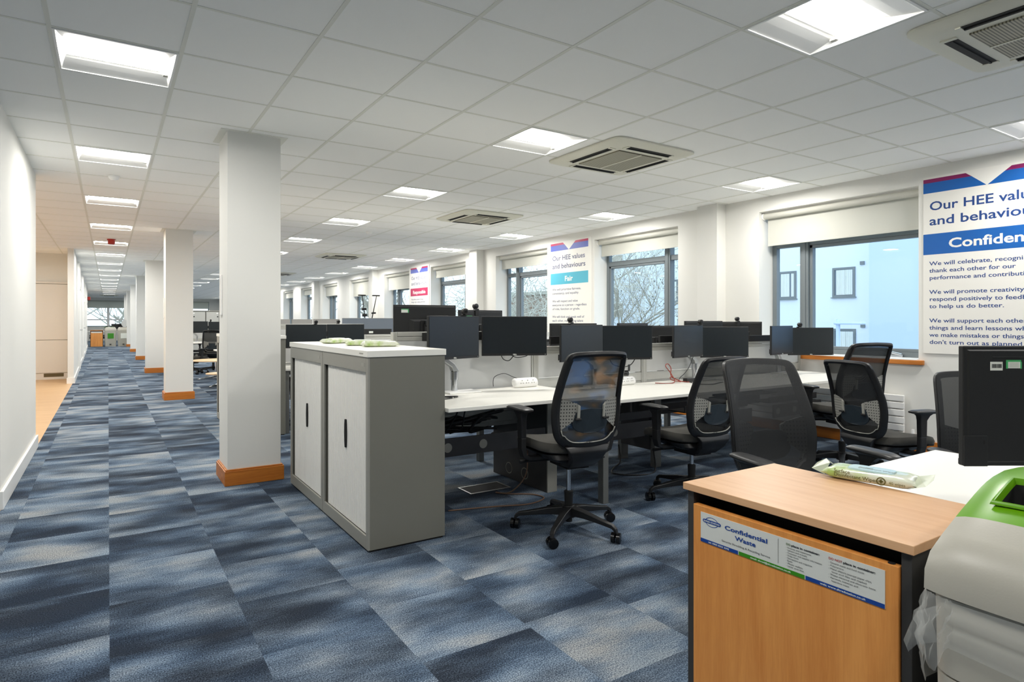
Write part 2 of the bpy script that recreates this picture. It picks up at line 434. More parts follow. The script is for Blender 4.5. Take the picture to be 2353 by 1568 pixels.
# light fixtures and air units first, so the ceiling can be cut around them
LIGHT_COLS = [(-0.254, 'in the corridor row'), (-0.254 + 3.0, 'in the middle row over the desks'), (-0.254 + 6.0, 'in the row beside the windows')]
cells = {}
GX = [-0.254 + 0.6 * i for i in range(-5, 12)]
GY = [3.743 + 0.6 * j for j in range(-14, 71)]
light_spots = []
for ci, (lx, words) in enumerate(LIGHT_COLS):
    for k in range(-2, 17):
        y0 = 3.743 + 2.4 * k
        if y0 + 0.6 > YEND: continue
        light_spots.append((ci, k, lx, y0, words)); cells[(round((lx + 0.254) / 0.6), 4 * k)] = 1
b = BM()
def tquad(x0, x1, y0, y1, z=CEIL + 0.003):
    v = [b.verts.new(p) for p in ((x0, y0, z), (x0, y1, z), (x1, y1, z), (x1, y0, z))]; b.faces.new(v)
xs = GX + [XW]
for k in (2, 4): cells[(-3, 4 * k + 1)] = 1
for i in range(len(xs) - 1):
    ci = i - 5
    for j in range(len(GY) - 1):
        if (ci, j - 14) in cells: continue
        tquad(xs[i], xs[i + 1], GY[j], min(GY[j + 1], YEND))
ceiling = struct('ceiling', b, M['ceil'], 'suspended ceiling of square white mineral tiles', 'ceiling')
b = BM()
for x in GX: box(b, x - 0.011, x + 0.011, -4.6, YEND, CEIL, CEIL + 0.03)
for y in GY:
    if y < YEND: box(b, GX[0], XW, y - 0.009, y + 0.009, CEIL + 0.0008, CEIL + 0.03)
obj('ceiling_grid', b, M['grid'], ceiling)
struct('roof_slab', B1(-3.6, XW + 0.5, -5.2, YEND + 0.5, CEIL + 0.35, CEIL + 0.5), M['ceil'], 'floor slab hidden above the suspended ceiling', 'ceiling')

# --- window wall, bays of 5.87 m: window, poster pier, window, column
BAY = 5.87
WINS = []                                  # (y0, y1, mullion at far side?)
for k in range(-2, 8):
    WINS.append((5.74 + BAY * k, 7.44 + BAY * k, False))
    WINS.append((8.68 + BAY * k, 10.38 + BAY * k, True))
WINS = sorted(w for w in WINS if w[0] > -4.5 and w[1] < YEND - 0.5)
Z_SILL, Z_HEAD, X_OUT = 0.905, 2.60, 7.10
b = BM()
box(b, XW, X_OUT, -5.0, YEND + 0.3, 0.0, Z_SILL)
box(b, XW, X_OUT, -5.0, YEND + 0.3, Z_HEAD, CEIL + 0.4)
prev = -5.0
for y0, y1, m_ in WINS:
    box(b, XW, X_OUT, prev, y0, Z_SILL, Z_HEAD); prev = y1
box(b, XW, X_OUT, prev, YEND + 0.3, Z_SILL, Z_HEAD)
struct('wall_right', b, M['wall'], 'white window wall along the right side of the office', 'wall')
for k in range(-1, 7):
    yc = 5.13 + BAY * k
    struct('wall_column', B1(XW - 0.17, XW + 0.001, yc - 0.15, yc + 0.15, 0.0, CEIL + 0.02), M['wall'], 'square white column standing out of the window wall' + (', %s along it' % ORD[k] if k >= 0 else ' behind the camera'), 'column', bevel=0.003)
b = BM()
box(b, XW - 0.02, XW, -5.0, YEND, 0.0, 0.125)
for k in range(-1, 7):
    yc = 5.13 + BAY * k; box(b, XW - 0.19, XW - 0.0, yc - 0.17, yc + 0.17, 0.0, 0.125)
struct('baseboard_right', b, M['oak'], 'orange wood skirting board along the window wall', 'skirting', bevel=0.004)

wn_i = 0
for (y0, y1, far) in WINS:
    if y0 < 2: continue
    wn_i += 1
    t = thing('window_%d' % wn_i, 'grey framed window in the right hand wall, %s along it from the camera' % ORD[wn_i - 1], 'window', (XW, y0, Z_SILL))
    t['kind'] = 'structure'
    w = y1 - y0; h = Z_HEAD - Z_SILL; fx = 0.27; fw = 0.055
    b = BM()
    box(b, fx, fx + 0.07, 0, fw, 0, h); box(b, fx, fx + 0.07, w - fw, w, 0, h); box(b, fx, fx + 0.07, fw, w - fw, 0, fw); box(b, fx, fx + 0.07, fw, w - fw, h - fw, h)
    obj('window_frame', b, M['alu'], t, bevel=0.004)
    mc = w - 0.41 if far else 0.41
    b = BM(); box(b, fx - 0.02, fx + 0.08, mc - 0.05, mc + 0.05, fw, h - fw); box(b, fx - 0.03, fx - 0.02, mc - 0.02, mc + 0.02, fw, h - fw)
    obj('mullion', b, M['alu'], t, bevel=0.004)
    tz = 1.265
    b = BM(); box(b, fx, fx + 0.08, fw, mc - 0.05, tz, tz + 0.075); box(b, fx, fx + 0.08, mc + 0.05, w - fw, tz, tz + 0.075)
    obj('transom', b, M['alu'], t, bevel=0.004)
    b = BM()                                # opening casement inside the wide light
    a0, a1 = (fw, mc - 0.05) if far else (mc + 0.05, w - fw)
    for q in ((a0, a0 + 0.035, fw, tz), (a1 - 0.035, a1, fw, tz), (a0, a1, fw, fw + 0.035), (a0, a1, tz - 0.035, tz)):
        box(b, fx + 0.01, fx + 0.075, *q)
    obj('casement', b, M['alu'], t, bevel=0.003)
    obj('window_pane', B1(fx + 0.04, fx + 0.046, fw, w - fw, fw, h - fw), M['glass'], t)
    if y0 < 3 or (y0 > 5 and y0 < 12):
        b = BM(); ph = (a0 + 0.25) if far else (a1 - 0.25)
        box(b, fx - 0.03, fx, ph - 0.06, ph + 0.06, 0.0, 0.03); tube(b, [(fx - 0.03, ph - 0.05, 0.03), (fx - 0.05, ph + 0.03, 0.05)], 0.012, 8)
        obj('window_handle', b, M['chrome'], t, smooth=True, auto=40)
    obj('window_sill', B1(-0.045, 0.27, -0.05, w + 0.05, -0.05, -0.004), M['oak'], t, bevel=0.006)
    o = obj('sill_top', B1(-0.042, 0.27, 0.0, w, -0.004, 0.004), M['whiteplas'], t)
    # roller blind
    drop = 2.19 if y0 < 4 else (2.325 if y0 < 12 else 2.2 + 0.13 * math.sin(y0 * 1.7))
    bl = thing('roller_blind', 'white roller blind half lowered in the %s window of the right hand wall' % ORD[wn_i - 1], 'blind', (XW + 0.09, y0, Z_HEAD), group='roller blinds along the window wall')
    obj('roller', cyl(BM(), (0.0, 0.02, -0.05), (0.0, w - 0.02, -0.05), 0.036, n=20), M['blind'], bl, smooth=True, auto=40)
    obj('cassette', B1(-0.01, 0.06, 0.005, w - 0.005, -0.018, 0.0), M['whiteplas'], bl)
    b = BM()
    cyl(b, (0, 0.004, -0.05), (0, 0.018, -0.05), 0.044, n=20); cyl(b, (0, w - 0.018, -0.05), (0, w - 0.004, -0.05), 0.044, n=20)
    obj('end_bracket', b, M['whiteplas'], bl, smooth=True, auto=40)
    obj('blind_cloth', B1(0.034, 0.0365, 0.035, w - 0.035, drop - Z_HEAD + 0.02, -0.05), M['blind'], bl)
    obj('bottom_bar', B1(0.030, 0.040, 0.035, w - 0.035, drop - Z_HEAD, drop - Z_HEAD + 0.025), M['blind'], bl, bevel=0.003)

# --- end wall with two windows, wall behind, left walls
def wall_with_hole(b, y0, y1, x0, x1, holes, z0, z1):
    p = x0
    box(b, x0, x1, y0, y1, 0, z0); box(b, x0, x1, y0, y1, z1, CEIL + 0.4)
    for a, c in holes: box(b, p, a, y0, y1, z0, z1); p = c
    box(b, p, x1, y0, y1, z0, z1)
EW = [(-1.25, 1.75), (3.9, 6.0)]
b = BM(); wall_with_hole(b, YEND, YEND + 0.3, -3.5, XW + 0.1, EW, 0.9, 2.6)
struct('wall_end', b, M['wall'], 'white wall at the far end of the office', 'wall')
for i, (a, c) in enumerate(EW):
    wn_i += 1
    t = thing('window_%d' % wn_i, ['far end window closing the view down the corridor', 'small far window seen between the two nearest pillars'][i], 'window', (a, YEND, 0.9)); t['kind'] = 'structure'
    w = c - a; b = BM()
    for q in ((0, w, 0, 0.06), (0, w, 1.64, 1.7)): box(b, q[0], q[1], 0.15, 0.22, q[2], q[3])
    for q in ((0, 0.06), (w - 0.06, w)): box(b, q[0], q[1], 0.15, 0.22, 0.06, 1.64)
    obj('window_frame', b, M['alu'], t)
    b = BM(); box(b, w * 0.42 - 0.07, w * 0.42 + 0.07, 0.12, 0.23, 0.06, 1.64)
    obj('mullion', b, M['whiteplas'], t)
    obj('transom', B1(0.06, w - 0.06, 0.15, 0.22, 0.42, 0.49), M['whiteplas'], t)
    obj('window_pane', B1(0.06, w - 0.06, 0.18, 0.186, 0.06, 1.64), M['glass'], t)
    bl = thing('roller_blind', ['white roller blind lowered over the top of the corridor end window', 'white roller blind over the small far window between pillars'][i], 'blind', (a, YEND + 0.06, 2.6), group='roller blinds on the end wall')
    obj('roller', cyl(BM(), (0.02, 0, -0.05), (w - 0.02, 0, -0.05), 0.036, n=12), M['blind'], bl, smooth=True, auto=40)
    obj('blind_cloth', B1(0.03, w - 0.03, 0.03, 0.034, -0.49, -0.05), M['blind'], bl)
struct('wall_back', B1(-3.5, XW + 0.1, -5.2, -5.0, 0, CEIL + 0.4), M['wall'], 'white wall behind the camera', 'wall')
struct('wall_left', B1(-3.6, -3.4, -5.2, YEND + 0.3, 0, CEIL + 0.4), M['wall'], 'white outer wall left of the corridor', 'wall')
struct('wall_near_end', B1(-3.4, -0.625, 5.235, 7.62, 0, CEIL + 0.06), M['wall'], 'white wall end at the left edge beside the corridor', 'wall')
b = BM(); box(b, -3.4, -0.605, 5.215, 5.235, 0, 0.125); box(b, -0.625, -0.605, 5.235, 7.64, 0, 0.125)
struct('baseboard_left', b, M['whiteplas'], 'white skirting board round the near wall end', 'skirting', bevel=0.004)
struct('wall_alcove', B1(-3.4, -0.70, 16.335, 16.6, 0, CEIL + 0.06), M['wall'], 'white back wall of the alcove above its fitted cupboard', 'wall')
PK = 0.0128                                  # the partition runs slightly askew
def px_(y): return -0.60 - (y - 15.0) * PK
def skew(b, xa, xb, ya, yb, z0, z1):
    v = [b.verts.new((px_(y) + x, y, z)) for z in (z0, z1) for x, y in ((xa, ya), (xb, ya), (xb, yb), (xa, yb))]
    for f in ((3, 2, 1, 0), (4, 5, 6, 7), (0, 1, 5, 4), (1, 2, 6, 5), (2, 3, 7, 6), (3, 0, 4, 7)): b.faces.new([v[i] for i in f])
b = BM(); skew(b, -.105, 0, 15.0, 35.3, 0, CEIL + 0.06)
struct('wall_partition', b, M['wall'], 'white partition wall further along the left of the corridor', 'wall')
struct('wall_far_return', B1(-3.4, -0.97, 35.1, 35.3, 0, CEIL + 0.06), M['wall'], 'white return wall behind the far end of the partition', 'wall')
DOORS = [(18.6, 19.5), (23.5, 24.4), (28.0, 28.9)]
b = BM(); box(b, -0.72, -0.58, 14.98, 15.0, 0, 0.12)
p = 15.0
for a, c in DOORS + [(35.3, 0)]: skew(b, 0, .02, p, a - 0.06, 0, 0.12); p = c + 0.06
struct('baseboard_partition', b, M['whiteplas'], 'white skirting board along the partition wall', 'skirting')
for i, (a, c) in enumerate(DOORS):
    t = thing('door_%d' % (i + 1), 'white flush door in the left partition, %s from the camera' % ORD[i], 'door', (px_(a), a, 0), PK); t['kind'] = 'structure'
    obj('door_leaf', B1(0.0, 0.02, 0.0, c - a, 0.01, 2.1), M['whiteplas'], t)
    b = BM(); box(b, 0, 0.035, -0.05, 0, 0, 2.75); box(b, 0, 0.035, c - a, c - a + 0.05, 0, 2.75); box(b, 0, 0.035, 0, c - a, 2.1, 2.16)
    obj('door_frame', b, M['whiteplas'], t, bevel=0.003)
    b = BM(); box(b, 0.02, 0.03, 0.06, 0.11, 1.0, 1.18); tube(b, [(0.03, 0.085, 1.05), (0.08, 0.085, 1.05), (0.08, 0.2, 1.05)], 0.011, 8)
    obj('door_handle', b, M['silver'], t, smooth=True, auto=40)
    b = BM(); box(b, 0.02, 0.08, 0.0, 0.02, 1.9, 2.0)
    obj('door_closer', b, M['whiteplas'], t)

# --- built-in cupboard at the back of the alcove
t = thing('fitted_cupboard', 'white fitted cupboard with a dark floor grille in the alcove', 'cupboard', (-2.575, 16.297, 0))
obj('carcass', B1(0, 1.83, 0.0, 0.02, 0, 2.1), M['greyplas'], t)
for i in range(2):
    x0 = 0.02 + i * 0.9
    obj('upper_door', B1(x0, x0 + 0.888, -0.025, 0, 0.868, 2.09), M['cream'], t, bevel=0.003)
    obj('lower_door', B1(x0, x0 + 0.888, -0.025, 0, 0.145, 0.858), M['cream'], t, bevel=0.003)
    obj('kick_board', B1(x0, x0 + 0.888, -0.010, 0, 0.0, 0.14), M['cream'], t)
    g = obj('floor_grille', B1(x0 + 0.46, x0 + 0.82, -0.014, -0.0101, 0.055, 0.13), M['brass'], t)
obj('cornice', B1(0, 1.83, -0.03, 0.02, 2.1, 2.14), M['cream'], t)

# --- free-standing pillars down the corridor
for i in range(7):
    y = 5.06 + 5.96 * i
    t = thing('pillar', 'square white pillar on an orange wood plinth, %s down the corridor' % ORD[i], 'pillar', (0.79, y, 0), group='pillars beside the corridor')
    t['kind'] = 'structure'
    obj('shaft', B1(0, 0.405, 0, 0.4, 0, CEIL + 0.02), M['wall'], t, bevel=0.004)
    d = 0.4
    b = BM(); box(b, -0.022, 0.427, -0.022, d + 0.022, 0, 0.115); box(b, -0.014, 0.419, -0.014, d + 0.014, 0.115, 0.125)
    obj('plinth', b, M['oakx'], t, bevel=0.004)
    b = BM()
    for q in ((-0.05, 0.455, -0.03, 0.0), (-0.05, 0.0, 0.0, d), (0.405, 0.455, 0.0, d)): box(b, *q, CEIL - 0.003, CEIL + 0.01)
    obj('ceiling_trim', b, M['grid'], t)
    if i < 2:
        obj('cover_strip', B1(-0.012, 0.0, 0.24, 0.30, 1.33, 1.66), M['whiteplas'], t, bevel=0.003)

# --- recessed ceiling lights
def make_light():
    t = thing('ceiling_light', 'x', 'ceiling light', (0, 0, CEIL), group='recessed ceiling lights')
    b = BM()
    for q in ((0.010, 0.590, 0.010, 0.022), (0.010, 0.590, 0.578, 0.590), (0.010, 0.022, 0.022, 0.578), (0.578, 0.590, 0.022, 0.578)):
        box(b, *q, -0.004, 0.075)
    obj('lamp_frame', b, M['lampframe'], t)
    b = BM()
    prof = [(0.022, 0.0), (0.10, 0.012), (0.155, 0.022), (0.188, 0.031)]
    for s in (0, 1):
        rows = []
        for (y, z) in prof:
            yy = y if s == 0 else 0.6 - y
            rows.append([b.verts.new((0.022, yy, z)), b.verts.new((0.578, yy, z))])
        for a, c in zip(rows[:-1], rows[1:]): b.faces.new((a[0], a[1], c[1], c[0]))
    for x in (0.023, 0.577):
        xi = 0.055 if x < 0.3 else 0.545
        v = [b.verts.new(p) for p in ((x, 0.022, 0.0), (x, 0.578, 0.0), (xi, 0.412, 0.031), (xi, 0.188, 0.031))]; b.faces.new(v)
    obj('reflector', b, M['lampframe'], t, smooth=False)
    b = BM(); v = [b.verts.new(p) for p in ((0.05, 0.19, 0.028), (0.05, 0.41, 0.028), (0.55, 0.41, 0.028), (0.55, 0.19, 0.028))]; b.faces.new(v)
    obj('diffuser', b, M['lamp'], t)
    obj('housing', B1(0.005, 0.595, 0.005, 0.595, 0.076, 0.09), M['lampframe'], t)
    obj('sensor', B1(0.54, 0.565, 0.415, 0.45, 0.012, 0.03), M['greyplas'], t)
    return t
for k in (2, 4): light_spots.append((3, k, -0.254 - 1.8, 3.743 + 2.4 * k + 0.6, 'in the alcove, added out of view to brighten it'))  # unseen fixtures added to brighten the dim alcove
proto = None
for ci, k, lx, y0, words in sorted(light_spots):
    if k < -1:  lab = 'recessed ceiling light behind the camera %s' % words
    elif k == -1: lab = 'recessed ceiling light above the camera %s' % words
    else: lab = 'square recessed ceiling light, %s away from the camera %s' % (ORD[k], words)
    if proto is None:
        proto = make_light(); proto.location = (lx, y0, CEIL); proto['label'] = lab
    else: dup(proto, (lx, y0, CEIL), 0, lab)

# --- ceiling cassette air conditioners
def make_ac():
    t = thing('air_conditioner', 'x', 'air conditioner', group='ceiling air conditioners')
    s = 0.475
    b = BM()
    loft(b, [sup_ring(s, s, 0.0, 14, 48), sup_ring(s, s, -0.012, 14, 48), sup_ring(s - 0.05, s - 0.05, -0.032, 14, 48), sup_ring(s - 0.12, s - 0.12, -0.036, 14, 48)])
    obj('panel', b, M['acwhite'], t, smooth=True, auto=30)
    obj('intake_grille', B1(-0.26, 0.26, -0.26, 0.26, -0.045, -0.034), M['acgrille'], t, bevel=0.003)
    obj('grille_bar', B1(-0.008, 0.008, -0.26, 0.26, -0.048, -0.044), M['acwhite'], t)
    for k in range(4):
        b = BM(); box(b, -0.25, 0.25, 0.315, 0.375, -0.0385, -0.034); box(b, -0.25, 0.25, 0.335, 0.345, -0.046, -0.037)
        bmesh.ops.rotate(b, verts=b.verts, cent=(0, 0, 0), matrix=Matrix.Rotation(k * PI / 2, 3, 'Z'))
        sl = obj('air_slot', b, M['acdark'], t)
        b = BM(); box(b, -0.275, -0.252, 0.31, 0.38, -0.042, -0.034); box(b, 0.252, 0.275, 0.31, 0.38, -0.042, -0.034)
        bmesh.ops.rotate(b, verts=b.verts, cent=(0, 0, 0), matrix=Matrix.Rotation(k * PI / 2, 3, 'Z'))
        obj('slot_end', b, M['acwhite'], t)
    return t
AC_Z = CEIL - .0005
ac = make_ac(); ac.location = (3.95, 1.06, AC_Z); ac['label'] = 'large air conditioner in the ceiling at the top right corner'
for (x, y), lab in (((3.945, 4.03), 'ceiling air conditioner beside the middle row light above the raised desk'),
                    ((4.52, 7.42), 'ceiling air conditioner second beyond the near desks'), ((4.52, 13.5), 'ceiling air conditioner far over the grey cloth screens'),
                    ((4.52, 19.5), 'ceiling air conditioner partly hidden by the nearest pillar'), ((1.95, 29.0), 'far ceiling air conditioner seen between the pillars, nearest of three'),
                    ((1.95, 33.5), 'far ceiling air conditioner seen between the pillars, middle of three'), ((1.95, 38.5), 'far ceiling air conditioner seen between the pillars, farthest of three'),
                    ((0.05, 41.2), 'air conditioner at the far end of the corridor ceiling')):
    dup(ac, (x, y, AC_Z), 0, lab)

# --- detectors
def make_detector():
    t = thing('smoke_detector', 'x', 'smoke detector', group='ceiling smoke detectors')
    obj('base', tube(BM(), [(0, 0, 0), (0, 0, -0.016)], [0.055, 0.052], 24), M['whiteplas'], t, smooth=True, auto=40)
    obj('sensing_head', tube(BM(), [(0, 0, -0.016), (0, 0, -0.03), (0, 0, -0.045)], [0.046, 0.04, 0.022], 24), M['whiteplas'], t, smooth=True, auto=40)
    return t
d = make_detector(); d.location = (0.05, 7.28, CEIL); d['label'] = 'round white smoke detector on the corridor ceiling'
dup(d, (3.70, 9.6, CEIL), 0, 'round white smoke detector above the middle of the desks')
t = thing('fire_alarm', 'small red fire alarm sounder on the corridor ceiling', 'alarm', (0.05, 12.95, CEIL))
obj('body', tube(BM(), [(0, 0, 0), (0, 0, -0.05), (0, 0, -0.09)], [0.05, 0.06, 0.05], 20), M['red'], t, smooth=True, auto=40)
obj('base', tube(BM(), [(0, 0, 0.001), (0, 0, -0.015)], [0.07, 0.066], 20), M['red'], t, smooth=True, auto=40)
t = thing('exit_sounder', 'dark red sounder on the partition wall end at the far corridor', 'alarm', (px_(34.6) + .011, 34.6, 2.35))
obj('body', B1(0, 0.12, -0.08, 0.08, -0.08, 0.08), M['red'], t, bevel=0.02)
obj('base', B1(-0.01, 0.0, -0.09, 0.09, -0.09, 0.09), M['whiteplas'], t)

# --- radiator under the nearest window
t = thing('radiator', 'long white panel radiator under the nearest window', 'radiator', (XW - 0.085, 2.9, 0.13))
for k in range(6):
    obj('panel', B1(0, 0.022, 0, 1.75, k * 0.072, k * 0.072 + 0.063), M['whiteplas'], t, bevel=0.006)
b = BM(); box(b, 0.03, 0.06, 0.02, 1.73, 0.01, 0.42); box(b, 0.06, 0.083, 0.3, 0.34, 0.1, 0.3); box(b, 0.06, 0.083, 1.4, 1.44, 0.1, 0.3)
obj('back_panel', b, M['whiteplas'], t)
b = BM(); tube(b, [(0.02, 0.0, 0.03), (0.02, -0.07, 0.03)], 0.011, 8); tube(b, [(0.02, -0.07, -0.005), (0.02, -0.07, 0.06)], 0.014, 10)
obj('valve', b, M['chrome'], t, smooth=True, auto=40)
obj('valve_cap', tube(BM(), [(0.02, -0.07, 0.06), (0.02, -0.07, 0.1)], [0.016, 0.013], 10), M['whiteplas'], t, smooth=True, auto=40)
obj('pipe', tube(BM(), [(0.02, -0.07, -0.13), (0.02, -0.07, -0.005)], 0.009, 8), M['copperpipe'], t, smooth=True)

# ================================================================== FURNITURE
# --- office chair
OUT = [(0.0, -.036), (.07, -.035), (.125, -.027), (.172, 0.0), (.205, .042), (.224, .10), (.231, .17), (.229, .25), (.221, .34), (.211, .43), (.204, .485), (.194, .517), (.168, .535), (.10, .542), (0.0, .545)]
def back_y(x, v):
    pts = [(-.04, -.185), (.03, -.215), (.10, -.235), (.18, -.24), (.26, -.25), (.36, -.28), (.46, -.318), (.56, -.36)]
    for (a, ya), (c, yc) in zip(pts[:-1], pts[1:]):
        if v <= c:
            k = max(0, (v - a) / (c - a)); break
    else: k = 1.0
    return ya + (yc - ya) * k + 0.9 * x * x
def outline():
    r = [(p.x, p.y) for p in smooth_path([(x, v, 0) for x, v in OUT], 3)]
    return r + [(-x, v) for x, v in reversed(r[1:-1])]
OUTL = outline()
def inset(loop, d):
    n = len(loop); out = []
    for i in range(n):
        a = Vector(loop[i - 1]); c = Vector(loop[(i + 1) % n]); t = (c - a).normalized()
        nn = Vector((-t.y, t.x)); p = Vector(loop[i])
        dd = d(p) if callable(d) else d
        out.append((p.x + nn.x * dd, p.y + nn.y * dd))
    return out
OW = lambda p: 0.046 if p.y < 0.03 else (0.030 if p.y > 0.5 else 0.036)
INNER = inset(OUTL, OW)
def patch(bm, pts2, hs, off, th=None, div=1):
    """thin curved plate following the chair back"""
    def s3(p, o): return (p[0], back_y(p[0], p[1]) + o, hs + p[1])
    a = [bm.verts.new(s3(p, off)) for p in pts2]; c = [bm.verts.new(s3(p, off - (th or .004))) for p in pts2]
    n = len(pts2)
    for i in range(n):
        j = (i + 1) % n; bm.faces.new((a[i], a[j], c[j], c[i]))
    bm.faces.new(a); bm.faces.new(list(reversed(c)))
def office_chair(label, x, y, facing, hs=0.55, arm=0.20, spin=0.3, tint=False, arms=(-1, 1), group='mesh backed office chairs'):
    t = thing('office_chair', label, 'chair', (x, y, 0), -R(facing), group)
    # seat
    droop = lambda px, py: -0.028 * max(0.0, (py - 0.13) / 0.14) ** 2 + 0.012 * (abs(px) / .24) ** 2
    b = BM()
    loft(b, [sup_ring(.215, .200, hs - .072, 4, 44, 0, .07, droop), sup_ring(.246, .228, hs - .06, 4.2, 44, 0, .07, droop), sup_ring(.25, .232, hs - .03, 4.2, 44, 0, .07, droop),
             sup_ring(.242, .224, hs - .008, 4.2, 44, 0, .07, droop), sup_ring(.20, .185, hs - .001, 3.6, 44, 0, .07, droop), sup_ring(.10, .095, hs - .002, 3, 44, 0, .07, droop)])
    obj('seat', b, M['seatfab'], t, smooth=True, auto=60)
    b = BM()
    loft(b, [sup_ring(.14, .13, hs - .125, 4, 32, 0, .0), sup_ring(.20, .19, hs - .10, 4, 32, 0, .03), sup_ring(.225, .21, hs - .073, 4, 32, 0, .07)])
    obj('seat_pan', b, M['black'], t, smooth=True, auto=50)
    b = BM(); box(b, -.075, .075, -.11, .10, hs - .17, hs - .115)
    tube(b, [(-.07, .03, hs - .135), (-.24, .05, hs - .135), (-.31, .055, hs - .135)], [.007, .007, .013], 8)
    tube(b, [(.07, -.02, hs - .135), (.25, -.02, hs - .14)], .006, 8)
    obj('mechanism', b, M['blackmatt'], t, bevel=0.006)
    # back frame
    b = BM(); n = len(OUTL)
    MID = inset(OUTL, lambda p: OW(p) * 0.5)
    def s3(p, o): return (p[0], back_y(p[0], p[1]) + o, hs + p[1])
    loops = [[s3(p, .006) for p in INNER], [s3(p, .012) for p in MID], [s3(p, .008) for p in OUTL], [s3(p, -.012) for p in OUTL], [s3(p, -.024) for p in MID], [s3(p, -.014) for p in INNER]]
    vs = [[b.verts.new(q) for q in l] for l in loops]
    for i in range(6):
        A, Bv = vs[i], vs[(i + 1) % 6]
        for k in range(n):
            j = (k + 1) % n; b.faces.new((A[k], A[j], Bv[j], Bv[k]))
    obj('back_frame', b, M['black'], t, smooth=True, auto=50)
    # mesh cloth over the front of the frame
    b = BM(); ctr = (0.0, .25)
    E = inset(OUTL, .006)
    rings = []
    for s in (1.0, .93, .8, .6, .4, .2):
        rings.append([(ctr[0] + (p[0] - ctr[0]) * s, ctr[1] + (p[1] - ctr[1]) * s) for p in E])
    vs = [[b.verts.new(s3(p, .0145 - (.003 if k == 0 else 0))) for p in r] for k, r in enumerate(rings)]
    for A, Bv in zip(vs[:-1], vs[1:]):
        for k in range(n):
            j = (k + 1) % n; b.faces.new((A[k], A[j], Bv[j], Bv[k]))
    c = b.verts.new(s3(ctr, .0145))
    for k in range(n): b.faces.new((vs[-1][k], vs[-1][(k + 1) % n], c))
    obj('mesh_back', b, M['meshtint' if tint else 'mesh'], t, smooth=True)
    # perforated side wings, lumbar pad, lower lip
    for s in (-1, 1):
        b = BM(); W = [(.088, .155), (.186, .085), (.196, .15), (.196, .21), (.193, .265), (.182, .268), (.098, .243), (.088, .232)]
        patch(b, [(s * px, pv) for px, pv in W], hs, -.002, .006)
        obj('side_wing', b, M['perf'], t)
        b = BM(); patch(b, [(s * px, pv) for px, pv in ((.078, .145), (.094, .145), (.094, .238), (.078, .228))], hs, -.004, .014)
        obj('wing_edge', b, M['greyplas'], t, bevel=0.003)
        b = BM(); tube(b, [(s * .075, back_y(.075, .15) - .02, hs + .152), (s * .112, back_y(.1, .15) - .026, hs + .152)], .007, 8)
        obj('lumbar_knob', b, M['blackmatt'], t, smooth=True, auto=40)
    b = BM()
    L = [(-.10, .19), (-.075, .203), (0, .21), (.075, .203), (.10, .19), (.118, .12), (.112, .10), (.085, .078), (.045, .067), (0, .064), (-.045, .067), (-.085, .078), (-.112, .10), (-.118, .12)]
    patch(b, L, hs, -.001, .010)
    obj('lumbar_pad', b, M['lumbar'], t, bevel=0.003)
    b = BM()
    low = [p for p in INNER if p[1] < .10]
    low = sorted([p for p in low if p[0] >= 0], key=lambda p: -p[1]); low = low + [(-p[0], p[1]) for p in reversed(low)]
    tube(b, [s3(p, -.017) for p in low], .0035, 6)
    obj('grey_piping', b, M['greyplas'], t, smooth=True)
    # spine
    b = BM()
    loft(b, [rect_ring((0, -.200, hs - .010), .30, .026, ay=(0, .96, .3)), rect_ring((0, -.205, hs - .04), .26, .05, ay=(0, .96, .3)), rect_ring((0, -.185, hs - .08), .21, .06, ay=(0, .8, .6)),
             rect_ring((0, -.13, hs - .125), .18, .06, ay=(0, .5, .86)), rect_ring((0, -.02, hs - .14), .15, .05, ay=(0, .1, 1))])
    obj('back_spine', b, M['black'], t, smooth=True, bevel=0.008)
    # arms
    for s in arms:
        b = BM()
        loft(b, [rect_ring((s * .13, .02, hs - .11), .055, .022, (0, 1, 0), (0, 0, 1)), rect_ring((s * .27, .02, hs - .108), .055, .024, (0, 1, 0), (0, 0, 1)), rect_ring((s * .302, .02, hs - .092), .058, .03, (0, 1, 0), (s * -.7, 0, .7)),
                 rect_ring((s * .312, .02, hs - .05), .058, .032, (0, 1, 0), (-s, 0, 0)), rect_ring((s * .312, .02, hs + .02), .056, .032, (0, 1, 0), (-s, 0, 0))])
        obj('arm_bracket', b, M['black'], t, bevel=0.006)
        b = BM(); z0, z1 = hs + .015, hs + arm - .022
        loft(b, [rect_ring((s * .312, .02, z0), .056, .032, (0, 1, 0), (-s, 0, 0)), rect_ring((s * .312, .02, z0 + (z1 - z0) * .7), .060, .034, (0, 1, 0), (-s, 0, 0)),
                 rect_ring((s * .312, .03, z1 - .018), .085, .042, (0, 1, 0), (-s, 0, 0)), rect_ring((s * .312, .035, z1), .13, .055, (0, 1, 0), (-s, 0, 0))])
        a_ = obj('arm_post', b, M['black'], t, smooth=True, auto=40, bevel=0.004)
        b = BM(); dr = lambda px, py: -.010 * max(0, (py - .10) / .08) ** 2
        loft(b, [sup_ring(.034, .10, z1 - .002, 3.5, 28, s * .312, .05), sup_ring(.045, .128, z1 + .006, 3.5, 28, s * .312, .05, dr), sup_ring(.045, .128, z1 + .015, 3.5, 28, s * .312, .05, dr), sup_ring(.034, .115, z1 + .022, 3.2, 28, s * .312, .05, dr), sup_ring(.015, .07, z1 + .0225, 3, 28, s * .312, .05, dr)])
        obj('arm_pad', b, M['black'], t, smooth=True, auto=60)
    # column and base
    obj('gas_column', cyl(BM(), (0, 0, .2), (0, 0, hs - .12), .014, n=16), M['chrome'], t, smooth=True, auto=40)
    obj('column_sleeve', tube(BM(), [(0, 0, .055), (0, 0, .15), (0, 0, .24), (0, 0, .245)], [.022, .024, .028, .02], 18), M['blackmatt'], t, smooth=True, auto=40)
    b = BM()
    tube(b, [(0, 0, .085), (0, 0, .155)], [.045, .036], 20)
